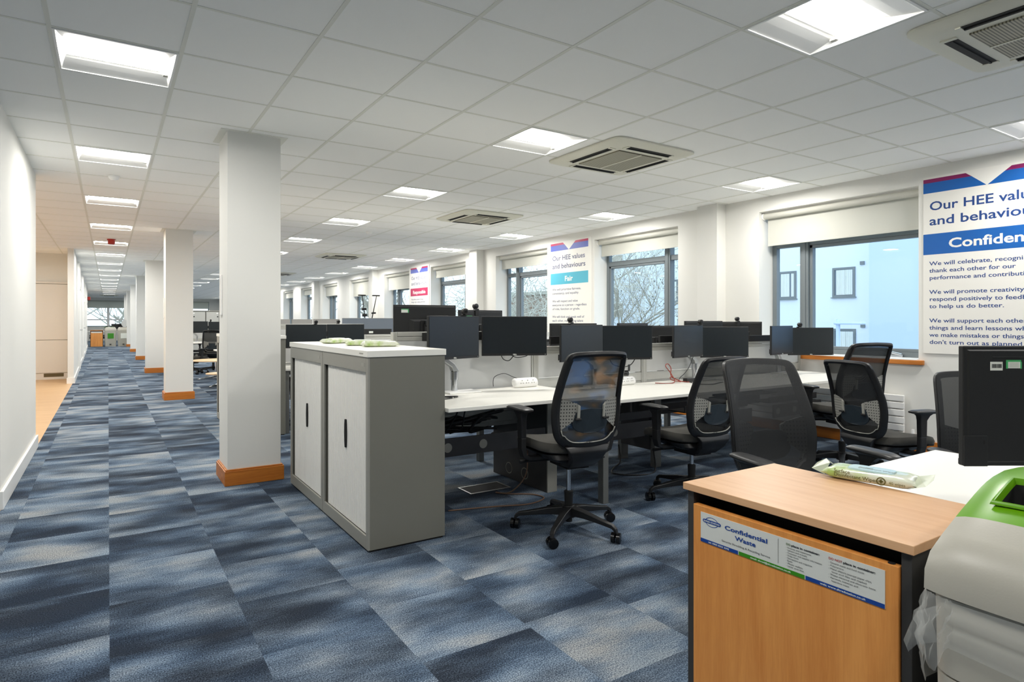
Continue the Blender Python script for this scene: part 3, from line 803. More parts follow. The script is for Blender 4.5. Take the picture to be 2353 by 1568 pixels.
    for k in range(5):
        a = spin + k * 2 * PI / 5; d = Vector((math.cos(a), math.sin(a), 0)); q = Vector((-d.y, d.x, 0)); up = Vector((0, 0, 1))
        loft(b, [rect_ring(d * .02 + up * .125, .062, .052, q, up), rect_ring(d * .12 + up * .118, .044, .040, q, up), rect_ring(d * .24 + up * .100, .032, .026, q, up),
                 rect_ring(d * .305 + up * .090, .028, .024, q, up), rect_ring(d * .325 + up * .075, .026, .022, q, d * .6 + up * .6), rect_ring(d * .328 + up * .056, .02, .02, q, d)])
    obj('star_base', b, M['black'], t, smooth=True, auto=35, bevel=0.003)
    for k in range(5):
        a = spin + k * 2 * PI / 5; c = Vector((math.cos(a), math.sin(a), 0)) * .328; wa = a * 1.7 + 1.1
        ax = Vector((math.cos(wa), math.sin(wa), 0)); b = BM()
        for s in (-1, 1):
            p = c + ax * s * .0155 + Vector((0, 0, .030))
            tube(b, [p - ax * .0115, p - ax * .010, p + ax * .010, p + ax * .0115], [.024, .030, .030, .024], 18)
        cyl(b, c + Vector((0, 0, .03)), c + Vector((0, 0, .06)), .007, n=8)
        obj('castor', b, M['blackgloss'], t, smooth=True, auto=40)
    return t

# --- monitors, arms, webcams
MW, MH = .505, .296
def monitor(label, x, y, ztop, facing, group='black desk monitors', logo=True, sticker=None, w=MW, h=MH, tab=False, stand=None, reach=None, bump=True):
    """origin under the screen centre; the display looks along local -Y when facing = 180"""
    t = thing('monitor', label, 'monitor', (x, y, ztop - h), -R(facing - 180), group)
    b = BM(); box(b, -w / 2, w / 2, -.004, .014, 0, h)
    obj('casing', b, M['monback'], t, bevel=0.003)
    b = BM(); loft(b, [[(-w / 2 + .01, .014, .01), (w / 2 - .01, .014, .01), (w / 2 - .01, .014, h - .01), (-w / 2 + .01, .014, h - .01)], [(-w / 2 + .016, .0165, .014), (w / 2 - .016, .0165, .014), (w / 2 - .016, .0165, h - .014), (-w / 2 + .016, .0165, h - .014)]])
    box(b, -.19, .19, .0165, .0172, h - .034, h - .030)
    if bump: loft(b, [rect_ring((0, .0165, .11), .26, .15, (1, 0, 0), (0, 0, 1)), rect_ring((0, .045, .115), .20, .11, (1, 0, 0), (0, 0, 1))])
    obj('back_shell', b, M['monback'], t, smooth=False, bevel=0.003)
    obj('display', B1(-w / 2 + .007, w / 2 - .007, -.0055, -.003, .019, h - .007), M['screen'], t)
    obj('chin', B1(-w / 2 + .002, w / 2 - .002, -.0062, -.003, .002, .0175), M['black'], t)
    if logo:
        text('logo', 'DELL', .013, M['labelwhite'], t, (0, -.0066, .005), (1, 0, 0), (0, 0, 1), .0004, 'CENTER')
        obj('power_light', B1(w / 2 - .016, w / 2 - .012, -.0066, -.006, .007, .011), M['labelwhite'], t)
    if tab: obj('port_cover', B1(-w / 2 - .012, -w / 2, .0, .014, .015, .06), M['black'], t)
    for st in (sticker or []):
        sx, sz, kind = st
        if kind == 'green':
            obj('asset_label', B1(sx - .028, sx + .028, .0166, .0174, sz - .014, sz + .014), M['labelwhite'], t)
            b = BM(); box(b, sx - .031, sx - .024, .0166, .0178, sz - .015, sz + .015); box(b, sx - .024, sx + .028, .0166, .0177, sz + .009, sz + .015)
            obj('label_edge', b, M['labelgreen'], t)
        else:
            obj('asset_label', B1(sx - .03, sx + .03, .0166, .0174, sz - .014, sz + .014), M['labelwhite'], t, bevel=0.0004)
    if bump: obj('mount_plate', B1(-.05, .05, .045, .055, h / 2 - .07, h / 2 + .03), M['blackmatt'], t, bevel=0.003)
    if reach: obj('arm_link', B1(-.025, .025, .055, .055 + reach, h / 2 - .03, h / 2 + .03), M['blackmatt'], t, bevel=0.003)
    if stand is not None:
        dz = stand - (ztop - h) + .0006
        b = BM(); loft(b, [rect_ring((0, .065, dz + .012), .06, .035), rect_ring((0, .06, .05), .05, .028), rect_ring((0, .058, h / 2), .05, .02)])
        obj('stand_column', b, M['black'], t, bevel=0.003)
        obj('stand_base', B1(-.11, .11, -.02, .13, dz, dz + .012), M['black'], t, bevel=0.003)
    return t
def webcam(label, x, y, z, facing, group='black webcams'):
    t = thing('webcam', label, 'webcam', (x, y, z), -R(facing - 180), group)
    b = BM(); tube(b, [(0, -.024, .030), (0, -.020, .030), (0, .012, .030), (0, .016, .030)], [.016, .021, .021, .016], 16)
    obj('camera_head', b, M['black'], t, smooth=True, auto=40)
    obj('lens', cyl(BM(), (0, -.0262, .030), (0, -.024, .030), .010, n=14), M['blackgloss'], t, smooth=True, auto=40)
    b = BM(); box(b, -.018, .018, -.012, .022, .0005, .010); box(b, -.018, .018, .020, .026, -.05, .004)
    obj('clip', b, M['black'], t, bevel=0.003)
    return t
def monitor_arm(label, x, y, ztop, zbase, w0, w1, mirror=1, base=True, by=.03):
    """chrome arm on a base plate carrying a black crossbar behind a pair of monitors"""
    t = thing('monitor_mount', label, 'monitor arm', (x, y, zbase), 0, 'twin monitor arms')
    H = ztop - zbase
    obj('crossbar', B1(w0, w1, by - .012, by + .012, H - .032, H + .032), M['blackmatt'], t, bevel=0.003)
    if base:
        obj('base_plate', B1(-.10, .16, -.12, .03, 0.0005, .012), M['whiteplas'], t, bevel=0.003)
        obj('post', tube(BM(), [(0, 0, .012), (0, 0, .09), (0, 0, .091), (0, 0, .15)], [.024, .024, .029, .029], 20), M['chrome'], t, smooth=True, auto=30)
        b = BM()
        loft(b, [rect_ring((0.005, 0, .15), .052, .05, (0, 1, 0), (1, 0, 0)), rect_ring((-.02, 0, .195), .05, .042, (0, 1, 0), (.6, 0, .6)), rect_ring((-.13 * mirror, 0, .27), .048, .04, (0, 1, 0), (.5, 0, .8))])
        loft(b, [rect_ring((-.12 * mirror, 0, .25), .044, .034, (0, 1, 0), (.8, 0, .5)), rect_ring((.0, by - .026, H - .03), .044, .034, (0, 1, 0), (.8, 0, .5))])
        obj('swing_arm', b, M['silver'], t, bevel=0.005)
    return t

# --- desks (each 1.24 m wide) and the metal screens behind them
DW = 1.24
X0 = 1.703
def desk(label, x, yf, z, depth=0.80, facing=1, width=DW, legs=True, panel=False, beam=True, tray=True, group='white bench desks'):
    """yf: user edge; facing=1 means the user sits on the -Y side"""
    t = thing('desk', label, 'desk', (x, yf, 0), 0 if facing == 1 else PI, group)
    W = width - .006
    b = B1(0.003, W, 0, depth, z - .024, z)
    obj('desktop', b, M['white'], t, bevel=0.0025)
    if beam:
        b = BM(); box(b, .17, W - .17, depth * .56, depth * .58, z - .40, z - .275)
        bm_ = obj('cable_beam', b, M['graphite'], t, bevel=0.003)
        for hx in (.24, .52):
            b = BM(); cyl(b, (hx, depth * .56 - .001, z - .337), (hx, depth * .56 - .0025, z - .337), .032, n=20)
            obj('cable_hole', b, M['greyplas'], bm_, smooth=True, auto=40)
        if tray:
          b = BM(); box(b, .17, W - .17, depth * .62, depth * .86, z - .26, z - .25); box(b, .17, W - .17, depth * .62, depth * .63, z - .25, z - .20)
          obj('cable_tray', b, M['graphite'], t)
    if legs:
        obj('leg', B1(.01, .06, .03, .085, 0, z - .0245), M['legsteel'], t, bevel=0.003)
    return t
def leg_panel(label, x, y0, y1, z, foot=0.0, holes=True):
    t = thing('cable_riser', label, 'desk leg panel', (x, y0, 0), 0, 'boxed desk leg panels')
    L = y1 - y0
    if foot > 0:
        obj('panel', B1(-.045, .045, .05, L - .05, foot, z), M['graphite'], t, bevel=0.003)
        obj('leg', B1(-.032, .05, 0, .05, 0, z), M['legsteel'], t, bevel=0.003)
        obj('leg', B1(-.032, .05, L - .05, L, 0, z), M['legsteel'], t, bevel=0.003)
    else:
        obj('panel', B1(-.045, .045, .012, L - .012, 0, z), M['graphite'], t, bevel=0.003)
        obj('front_cover', B1(-.045, .045, 0, .0115, 0, z), M['cabframe'], t, bevel=0.003)
        for hy in (.29, .51):
            b = BM(); tube(b, [(-.047, hy, .085), (-.0455, hy, .085)], .046, 24)
            g = obj('cable_port', b, M['greyplas'], t, smooth=True, auto=30)
            obj('port_cap', cyl(BM(), (-.0485, hy, .085), (-.0472, hy, .085), .039, n=24), M['graphite'], g, smooth=True, auto=30)
    return t
def screen(label, x, y, ztop, zlow=.70, width=DW, cloth=None, group='metal desk screens'):
    t = thing('desk_screen', label, 'desk screen', (x, y, 0), 0, group)
    W = width
    if cloth:
        obj('cloth_panel', B1(.006, W - .006, -.02, .02, zlow, ztop), M[cloth], t, bevel=0.01)
        obj('top_seam', B1(.006, W - .006, -.021, .021, ztop - .003, ztop + .004), M['greyplas'], t, bevel=0.002)
        return t
    b = BM(); box(b, 0, .016, -.022, .022, zlow, ztop - .001); box(b, .018, .034, -.020, .020, zlow, ztop - .001)
    obj('edge_post', b, M['scrrail'], t, bevel=0.002)
    b = BM(); box(b, W - .034, W - .018, -.020, .020, zlow, ztop - .001); box(b, W - .016, W, -.022, .022, zlow, ztop - .001)
    obj('edge_post', b, M['scrrail'], t, bevel=0.002)
    b = BM(); box(b, .035, W - .035, -.022, .022, ztop - .03, ztop); box(b, .035, W - .035, -.016, .016, ztop - .062, ztop - .034)
    obj('top_rail', b, M['scrrail'], t, bevel=0.002)
    obj('panel', B1(.035, W - .035, -.011, .011, zlow + .16, ztop - .064), M['scrpanel'], t, bevel=0.002)
    b = BM(); box(b, .035, W - .035, -.018, .018, zlow + .08, zlow + .155); box(b, .035, W - .035, -.014, .014, zlow, zlow + .076)
    obj('tool_rail', b, M['scrrail'], t, bevel=0.003)
    return t

# --- tambour cabinets
def cabinet(label, y0, w=.835, h=1.082, x=1.222, d=.48):
    t = thing('cabinet', label, 'cabinet', (x, y0, 0), 0, 'grey shutter cabinets by the corridor')
    b = BM(); box(b, .012, d, 0.001, .02, .012, h); box(b, .012, d, w - .02, w - .001, .012, h); box(b, d - .02, d, .02, w - .02, .012, h); box(b, .012, d, .02, w - .02, h - .02, h); box(b, .012, d, .02, w - .02, .012, .06)
    obj('body', b, M['cabgrey'], t)
    b = BM(); box(b, 0, .012, .001, .035, .012, h); box(b, 0, .012, w - .035, w - .001, .012, h); box(b, 0, .012, .035, w - .035, h - .085, h); box(b, 0, .012, .035, w - .035, .012, .085)
    obj('front_frame', b, M['cabframe'], t, bevel=0.0015)
    obj('base_plinth', B1(.02, d - .01, .01, w - .01, 0.0, .012), M['blackmatt'], t)
    obj('inner_shadow_gap', B1(.034, .036, .035, w - .035, .086, h - .086), M['blackmatt'], t)
    b = BM(); n = 34; ya, yb = .037, w - .075
    prof = []
    for i in range(n):
        y = ya + (yb - ya) * i / n; e = (yb - ya) / n
        prof += [(.0195, y), (.0135, y + e * .24), (.0135, y + e * .76), (.0195, y + e)]
    pts = [(a, q) for a, q in prof]
    top = [b.verts.new((a, q, h - .088)) for a, q in pts]; bot = [b.verts.new((a, q, .087)) for a, q in pts]
    for i in range(len(pts) - 1): b.faces.new((bot[i], bot[i + 1], top[i + 1], top[i]))
    sh = obj('shutter_door', b, M['shutter'], t)
    ym = (ya + yb) / 2
    for s in (-1, 1):
        b = BM(); L = [(-.085, .004), (-.05, .009), (0, .0115), (.05, .009), (.085, .004)]
        loft(b, [rect_ring((.010, ym + s * (.0045 + wv / 2), .60 + zz), .010, wv, (1, 0, 0), (0, 1, 0)) for zz, wv in L])
        obj('handle', b, M['blackmatt'], sh)
    obj('maker_plate', B1(-.001, 0, .06, .105, h - .055, h - .035), M['greyplas'], t)
    return t
def cabinet_top(label, y0, w, h=1.082, x=1.222, d=.48):
    t = thing('worktop', label, 'cabinet top', (x, y0, h), 0, 'white cabinet tops')
    obj('board', B1(-.006, d + .006, -.006, w + .006, .0005, .036), M['white'], t, bevel=0.0015)
    obj('badge', B1(-.0068, -.006, .06, .12, .015, .022), M['greyplas'], t)
    return t
CY = 3.185
cabinet('grey shutter cabinet nearest the camera, with a large white ribbed door', CY)
cabinet('grey shutter cabinet second from the camera, next to the nearest pillar', CY + .84)
cabinet_top('white board on top of the two nearest grey cabinets, with wipes packs on it', CY, 1.675)
cabinet('grey cabinet half hidden behind the nearest pillar, nearer half', 6.98)
cabinet('grey cabinet half hidden behind the nearest pillar, farther half', 7.82)
cabinet_top('white board on the cabinets behind the nearest pillar', 6.98, 1.675)

# --- nearest bench: four desks along X, screens, and the far side
YF, YS = 3.147, 3.98
desk('white desk raised higher than its neighbours, behind the grey cabinet', X0, YF, .767, legs=False, tray=False)
desk('white desk behind the mesh chair with the tinted back', X0 + DW, YF, .725)
desk('white desk with the red cable tangle on it', X0 + 2 * DW, YF, .725, legs=False)
desk('white desk at the window end of the near bench', X0 + 3 * DW, YF, .725, legs=True, width=1.18)
far_words = ['raised', 'second', 'third', 'window end']
for i in range(4):
    desk('white desk on the far side of the near bench, %s from the corridor' % ['first', 'second', 'third', 'fourth'][i], X0 + (i + 1) * DW, 2 * YS - YF, .767 if i == 0 else .725, facing=-1, legs=True)
leg_panel('dark boxed leg panel with two round ports under the near bench', 2.835, 3.60, 4.36, .70)
leg_panel('dark boxed leg panel on two grey feet under the near bench, further right', 4.10, 3.73, 4.18, .655, .15)
screen('tall pale metal screen behind the raised near desk', X0, YS, 1.205, .50)
for i in range(1, 4):
    screen(['', 'low pale metal screen behind the desk with the tinted mesh chair', 'low pale metal screen behind the red cable tangle', 'low pale metal screen at the window end of the near bench'][i], X0 + i * DW, YS, 1.075, .66)
b = BM(); box(b, 0, DW, -.01, .01, .47, .495)
tag(obj('screen_foot_rail', b, M['scrrail'], loc=(X0, YS, 0)), 'pale metal rail under the raised desk, below its screen', 'rail')

# chairs
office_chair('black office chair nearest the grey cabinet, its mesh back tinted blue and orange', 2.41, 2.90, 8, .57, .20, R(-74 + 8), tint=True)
office_chair('black office chair at the desk with red cables, perforated side wings showing', 3.61, 2.96, 6, .50, .19, R(-55 + 6))
office_chair('large black mesh chair turned toward the camera behind the wooden console', 2.62, 1.53, 197, .555, .155, .4)
office_chair('black office chair turned to face the window wall, one arm standing out to the right', 4.91, 2.31, 106, .455, .205, .9)
office_chair('black office chair at the window end desk, under the large window', 5.40, 2.84, 20, .565, .17, .2)
office_chair('black mesh chair partly hidden behind the near monitor seen from its back', 3.72, 1.15, 223, .47, .18, .5)
for i, (cx_, cy_, fc, w_) in enumerate(((2.35, 5.25, 172, 'opposite the raised desk'), (3.55, 5.15, 190, 'opposite the tinted chair'), (4.75, 5.2, 160, 'opposite the red cable desk'))):
    office_chair('black chair on the far side of the near bench, %s' % w_, cx_, cy_, fc, .50, .2, .3 + i, group='chairs beyond the near bench')

# monitors of the near bench
monitor('slanted bluish monitor at the left of the raised desk, webcam on top', 2.02, 3.64, 1.318, 162, tab=True, reach=.24)
monitor('wide black monitor at the right of the raised desk, cables looping below', 2.61, 3.77, 1.318, 200)
monitor('grey looking angled monitor behind the tinted chair back', 3.30, 3.80, 1.252, 173, tab=True)
monitor('black monitor right of the tinted chair, a webcam hanging below it', 3.83, 3.84, 1.243, 198)
monitor('grey looking angled monitor over the red cable tangle', 4.59, 3.80, 1.243, 171, tab=True)
monitor('black monitor above the second mesh chair, wires below', 5.09, 3.78, 1.226, 201)
monitor('narrow looking angled monitor at the window end of the bench', 5.93, 3.72, 1.233, 171, tab=True)
monitor('black monitor in front of the large window at the bench end', 6.42, 3.70, 1.212, 207)
monitor_arm('chrome arm on a white base plate carrying the monitors of the raised desk', 2.14, 3.86, 1.17, .767, -.14, .56, by=.084)
monitor_arm('arm with black crossbar behind the monitors over the tinted chair', 3.52, 3.90, 1.125, .725, -.44, .44, by=.044)
monitor_arm('arm with black crossbar behind the monitors over the red cables', 4.80, 3.90, 1.115, .725, -.44, .40, by=.044)
monitor_arm('arm with black crossbar behind the monitors at the window end', 6.12, 3.88, 1.10, .725, -.42, .26, by=.064)
webcam('webcam clipped on the slanted monitor at the raised desk', 2.12, 3.675, 1.320, 185)
webcam('webcam on the joint of the two monitors over the red cables', 4.80, 3.835, 1.245, 195)
webcam('webcam on the monitors in front of the large window', 6.30, 3.755, 1.214, 200)
hw = webcam('webcam hanging upside down by its cable under a monitor', 3.80, 3.80, .86, 190)
hw.rotation_euler = (R(180), 0, R(20))
# far side monitors, backs toward the camera
def back_monitor(label, x, y, ztop, facing, **kw): return monitor(label, x, y, ztop, facing, group='monitors seen from behind', logo=False, **dict(dict(stand=.725), **kw))
bm0 = back_monitor('large monitor seen from behind above the raised desk, green label at its left', 2.09, 4.24, 1.407, 8, sticker=[(.165, .250, 'green')], stand=.767)
back_monitor('monitor seen from behind above the wide black monitor, webcam on top', 2.60, 4.25, 1.372, 352, sticker=[(.13, .235, 'green')], stand=.767, w=.46)
webcam('webcam on the back monitor above the raised desk', 2.55, 4.24, 1.374, 0)
back_monitor('monitor seen from behind between the poster and the tinted chair', 3.56, 4.22, 1.262, 5)
webcam('webcam on the back monitor below the teal headed poster', 3.52, 4.21, 1.264, 0)
back_monitor('low monitor seen from behind at the right edge of the tree window', 4.42, 4.34, 1.262, 350)
back_monitor('second low monitor seen from behind near the tree window frame', 4.86, 4.42, 1.235, 20)
back_monitor('monitor seen from behind between window and pier with two labels', 5.58, 4.42, 1.283, 12, sticker=[(.15, .23, 'green'), (-.2, .21, 'white')])
back_monitor('edge-on monitor seen from behind left of the large window', 6.08, 4.35, 1.275, 55)
back_monitor('small far monitor seen from behind left of the large window', 6.40, 4.55, 1.27, 10, w=.34)
webcam('webcam on the edge-on monitor left of the large window', 6.05, 4.33, 1.277, 20)

# things on the near desks
b = BM(); box(b, -.22, .02, .056, .085, .135, .175); box(b, -.16, -.02, .056, .10, .176, .215)
obj('arm_bracket', b, M['monback'], bm0, bevel=0.006)
def power_hub(label, x, y, z):
    t = thing('power_hub', label, 'power socket', (x, y, z), R(4), 'white desk power sockets')
    b = BM(); L = .115; rings = []
    for s, k in ((-1, .55), (-.97, .85), (-.85, 1.0), (.85, 1.0), (.97, .85), (1, .55)):
        r = [(s * L, (math.cos(a) * .032 * k + .0), .036 + math.sin(a) * .036 * k + math.cos(a) * .008) for a in [2 * PI * q / 24 for q in range(24)]]
        rings.append(r)
    loft(b, rings)
    obj('body', b, M['whiteplas'], t, smooth=True, auto=60)
    b = BM()
    for px in (-.055, .0, .055):
        for dx, dz in ((0, .012), (-.011, -.008), (.011, -.008)):
            box(b, px + dx - .003, px + dx + .003, -.0345, -.030, .044 + dz - .003, .044 + dz + .003)
    obj('socket_holes', b, M['greyplas'], t)
    return t
power_hub('white power socket block on the raised desk', 2.77, 3.86, .7675)
power_hub('white power socket block behind the tinted chair, on the lower desk', 3.84, 3.86, .7255)
def cable(label, pts, r=.0035, m='cable', name='cable', k=6):
    o = obj(name, tube(BM(), smooth_path(pts, k), r, 6), M[m], smooth=True); return tag(o, label, 'cable')
cable('black cable loop hanging under the wide black monitor', [(2.50, 3.79, 1.03), (2.53, 3.80, .995), (2.58, 3.80, .985), (2.63, 3.80, 1.03)])
cable('second black cable loop under the wide black monitor', [(2.60, 3.82, 1.03), (2.66, 3.82, 1.005), (2.74, 3.81, 1.012), (2.77, 3.81, 1.03)])
cable('grey wire arching up behind the white power socket on the raised desk', [(2.52, 3.93, .78), (2.53, 3.93, .85), (2.62, 3.93, .875), (2.70, 3.92, .845), (2.74, 3.90, .83)], .0025)
cable('black cable hanging under the monitor right of the tinted chair', [(3.66, 3.86, .96), (3.70, 3.86, .91), (3.80, 3.85, .885), (3.90, 3.85, .90), (3.95, 3.84, .96)], .004)
cable('red cable tangle standing on a white desk', [(4.15, 3.80, .73), (4.30, 3.72, .732), (4.36, 3.80, .80), (4.33, 3.84, .87), (4.37, 3.85, .89), (4.40, 3.84, .85), (4.36, 3.80, .78), (4.42, 3.74, .735), (4.34, 3.78, .75), (4.39, 3.83, .77), (4.45, 3.78, .735), (4.48, 3.70, .731)], .004, 'redcable')
cable('thin grey wire from the angled monitor down to the desk adapter', [(4.72, 3.85, .95), (4.66, 3.85, .85), (4.58, 3.84, .79), (4.50, 3.82, .76), (4.46, 3.80, .735)], .003)
cable('black wire on the desk in front of the adapter', [(4.50, 3.72, .729), (4.42, 3.55, .729), (4.50, 3.47, .729), (4.60, 3.50, .729), (4.75, 3.55, .729)], .003)
t = tag(obj('power_adapter', B1(-.06, .06, -.025, .025, 0, .035), M['black'], bevel=0.005, loc=(4.53, 3.74, .7255)), 'black power adapter on the desk beside the red cables', 'adapter')
for i, pts in enumerate(([(1.76, 3.56, .772), (1.86, 3.52, .772), (1.96, 3.56, .772), (1.90, 3.66, .772)], [(1.74, 3.66, .772), (1.84, 3.60, .772), (1.94, 3.63, .772), (2.02, 3.60, .772), (1.96, 3.54, .775)])):
    cable(['black cable lying on the raised desk by the chrome arm', 'second black cable loop lying on the raised desk by the chrome arm'][i], pts, .004)
for i, x in enumerate((1.99, 2.05)):
    cable(['dark cable hanging below the raised desk near the cabinet', 'second dark cable hanging below the raised desk near the cabinet'][i], [(x, 3.52, .742), (x - .01, 3.54, .66), (x - .05 + .05 * i, 3.6, .55), (x - .08, 3.62, .52)], .005)
t = thing('cable_bundle', 'tangle of dark plastic wrapped cables under the raised desk', 'cables', (1.9, 3.66, .49))
rr = random.Random(3)
for k in range(5):
    pts = [(rr.uniform(-.15, .55), rr.uniform(-.03, .08), rr.uniform(.01, .14)) for _ in range(6)]
    obj('bundled_cable', tube(BM(), smooth_path(pts, 5), .010, 6), M['cable'], t, smooth=True)
cable('tan network cable looping on the carpet under the near bench', [(2.75, 3.80, .30), (2.70, 3.75, .12), (2.56, 3.74, .012), (2.46, 3.80, .006), (2.52, 3.72, .006), (2.66, 3.62, .006), (2.68, 3.50, .006), (2.50, 3.44, .006), (2.25, 3.52, .006), (1.95, 3.60, .006)], .005, 'copper')
cable('black cable curving along the carpet under the second desk', [(3.95, 4.05, .16), (3.92, 4.0, .02), (3.75, 3.9, .008), (3.6, 3.75, .008), (3.75, 3.60, .008), (3.95, 3.62, .01), (4.02, 3.70, .16)], .006)
cable('tan pipe-like cable standing by the skirting under the bench', [(6.5, 5.3, .71), (6.5, 5.3, .4), (6.49, 5.31, .1), (6.5, 5.3, .02)], .012, 'copper')
t = thing('floor_socket', 'metal framed floor socket in the carpet under the raised desk', 'floor socket', (2.28, 3.86, 0))
b = BM(); box(b, 0, .36, 0, .012, .0005, .006); box(b, 0, .36, .188, .20, .0005, .006); box(b, 0, .012, .012, .188, .0005, .006); box(b, .348, .36, .012, .188, .0005, .006)
obj('frame', b, M['silver'], t)
obj('lid', B1(.012, .348, .012, .188, .0005, .004), M['blackmatt'], t)

# --- wipes packs
def wipes(label, x, y, z, rz, L=.235, W=.12, H=.036, big=False, group='wipes packs on the cabinet'):
    t = thing('wipes_pack', label, 'wipes pack', (x, y, z), rz, group)
    b = BM(); rr = random.Random(int(x * 1000)); rings = []; n = 28
    for i, s in enumerate((-1.0, -.9, -.82, -.7, -.35, 0, .35, .7, .82, .9, 1.0)):
        k = (1 - max(0, (abs(s) - .78) / .22)) ; hh = .0025 + (H - .0025) * min(1, k * 1.05) ** .7; ww = W / 2 * (.93 + .07 * k) if abs(s) < .95 else W / 2 * 1.02
        ring = []
        for q in range(n):
            a = 2 * PI * q / n; c, s_ = math.cos(a), math.sin(a)
            yy = ww * math.copysign(abs(c) ** .6, c); zz = hh / 2 + hh / 2 * math.copysign(abs(s_) ** .55, s_) + (0.012 * max(0, abs(s) - .8) / .2)
            if 0 < s_: zz += rr.uniform(-.0015, .0015)
            ring.append((s * L / 2 + rr.uniform(-.002, .002), yy, max(zz, .0006) if abs(s) < .8 else zz))
        rings.append(ring)
    loft(b, rings)
    obj('wrapper', b, M['wrapper'], t, smooth=True, auto=70)
    b = BM(); loft(b, [sup_ring(L * .25, W * .30, H - .001, 5, 28), sup_ring(L * .24, W * .285, H + .003, 5, 28)])
    obj('resealable_lid', b, mat('lid_film', rgb(196, 222, 224), .15) if big else M['labelwhite'], t, smooth=True, auto=40)
    if big:
        y0 = -W / 2 - .0022; ez = .014
        text('lettering', 'Surface\nDisinfectant Wipes', .0125, M['inkolive'], t, (-.072, y0, .0195), (1, 0, 0), (0, .0, 1), .0001, space=.8)
        text('lettering', '40 wipes', .0095, M['inkolive'], t, (.048, y0, .010), (1, 0, 0), (0, 0, 1))
        b = BM()
        for q in range(24):
            a, c = 2 * PI * q / 24, 2 * PI * (q + 1) / 24
            v = [b.verts.new((.032 + math.cos(u) * r_, y0, ez + math.sin(u) * r_)) for u, r_ in ((a, .0075), (c, .0075), (c, .0100), (a, .0100))]; b.faces.new(v)
        box(b, .0272, .0368, y0 - .0004, y0, ez - .0017, ez + .0017); box(b, .0303, .0337, y0 - .0004, y0, ez - .0048, ez + .0048)
        obj('plus_emblem', b, M['inkolive'], t)
        text('lettering', 'Surface\nDisinfectant Wipes', .0105, M['inkolive'], t, (-.028, -.004, H + .0036), (1, 0, 0), (0, 1, 0), .0001, space=.8)
        b = BM()
        for s in (-1, 1):
            v = [b.verts.new(p) for p in ((s * L * .46, -W * .5, .008), (s * L * .60, -W * .56, .02), (s * L * .62, 0, .026), (s * L * .59, W * .52, .03), (s * L * .46, W * .5, .012), (s * L * .47, 0, .03))]; b.faces.new(v)
        obj('outer_film', b, M['filmpack'], t)
    return t
CT = 1.082 + .0365
wipes('pale green wipes pack lying alone at the back of the cabinet top', 1.45, 4.42, CT, R(25))
wipes('pale green wipes pack on the cabinet, under the edge of the nearer pack', 1.47, 3.93, CT, R(-20))
wipes('pale green wipes pack on the cabinet nearest the camera of the three', 1.50, 3.70, CT, R(-10))

# --- wall posters
def poster(label, y_left, m, body, banner, btext, bwidth, boff, head1, head2, ink, body_ink, hw=.856, bw=.87, lw=None, cap=.0363):
    PW = .993; BW = PW + 2 * m
    t = thing('wall_poster', label, 'poster', (XW, y_left + m, .972), 0, 'values posters on the window wall')
    obj('board', B1(-.012, -.0005, -BW, 0, 0, 1.69), M['posterboard'], t)
    X = -.0125; xd, yd = (0, -1, 0), (0, 0, 1); z0 = .972
    def flat(name, pts, mm, x=X):
        b = BM(); b.faces.new([b.verts.new((x, -m - u, z - z0)) for u, z in pts])
        return obj(name, b, mm, t)
    flat('header_band', [(0, 2.507), (.495, 2.507), (.385, 2.605), (0, 2.605)], head1)
    flat('header_band', [(0, 2.605), (.385, 2.605), (.34, 2.642), (0, 2.642)], head2)
    flat('header_band', [(.503, 2.507), (PW, 2.507), (PW, 2.605), (.628, 2.605)], head1)
    flat('header_band', [(.628, 2.605), (PW, 2.605), (PW, 2.642), (.675, 2.642)], head2)
    text('heading_lettering', 'Our HEE values', .118, ink, t, (X, -m - .05, 2.340 - z0), xd, yd, .0018, width=hw)
    text('heading_lettering', 'and behaviours', .118, ink, t, (X, -m - .05, 2.199 - z0), xd, yd, .0018, width=bw)
    flat('banner', [(0, 1.918), (PW, 1.918), (PW, 2.115), (0, 2.115)], banner)
    text('banner_word', btext, .122, M['posterboard'], t, (X - .0006, -m - boff, 1.972 - z0), xd, yd, .0030, width=bwidth)
    z = 1.814
    for ln in body:
        if ln: text('body_lettering', ln, .0535, body_ink, t, (X, -m - .05, z - z0), xd, yd, .0006, width=len(ln) * .0272 if lw is None else lw.get(ln, len(ln) * .0272))
        z -= .0681
    return t
T1 = ['We will celebrate, recognise and', 'thank each other for our', 'performance and contribution.', '', 'We will promote creativity and', 'respond positively to feedback', 'to help us do better.', '', 'We will support each other to try', 'things and learn lessons when', 'we make mistakes or things', "don't turn out as planned."]
poster('large wall poster with the blue Confident banner at the right edge', 2.764, 0.0, T1, M['blueink'], 'Confident', .61, .205, M['blueink'], M['magenta'], M['navy'], M['navy'])
T2 = ['We will prioritise fairness,', 'consistency, and equality.', '', 'We will respect and value', 'everyone as a person - regardless', 'of role, function or grade.', '', 'We will think and speak well of', 'each other, recognising talent']
poster('wall poster with the teal Fair banner between two windows', 8.565, .068, T2, M['teal'], 'Fair', .212, .387, M['violetink'], M['crimson'], M['navyfade'], M['navyfade'])
T3 = ['We will be proud of doing', 'things right, taking personal']
poster('farthest wall poster with the crimson Responsible banner', 14.44, .068, T3, M['crimson'], 'Responsible', .72, .14, M['violetink'], M['crimson'], M['navyfade'], M['navyfade'])

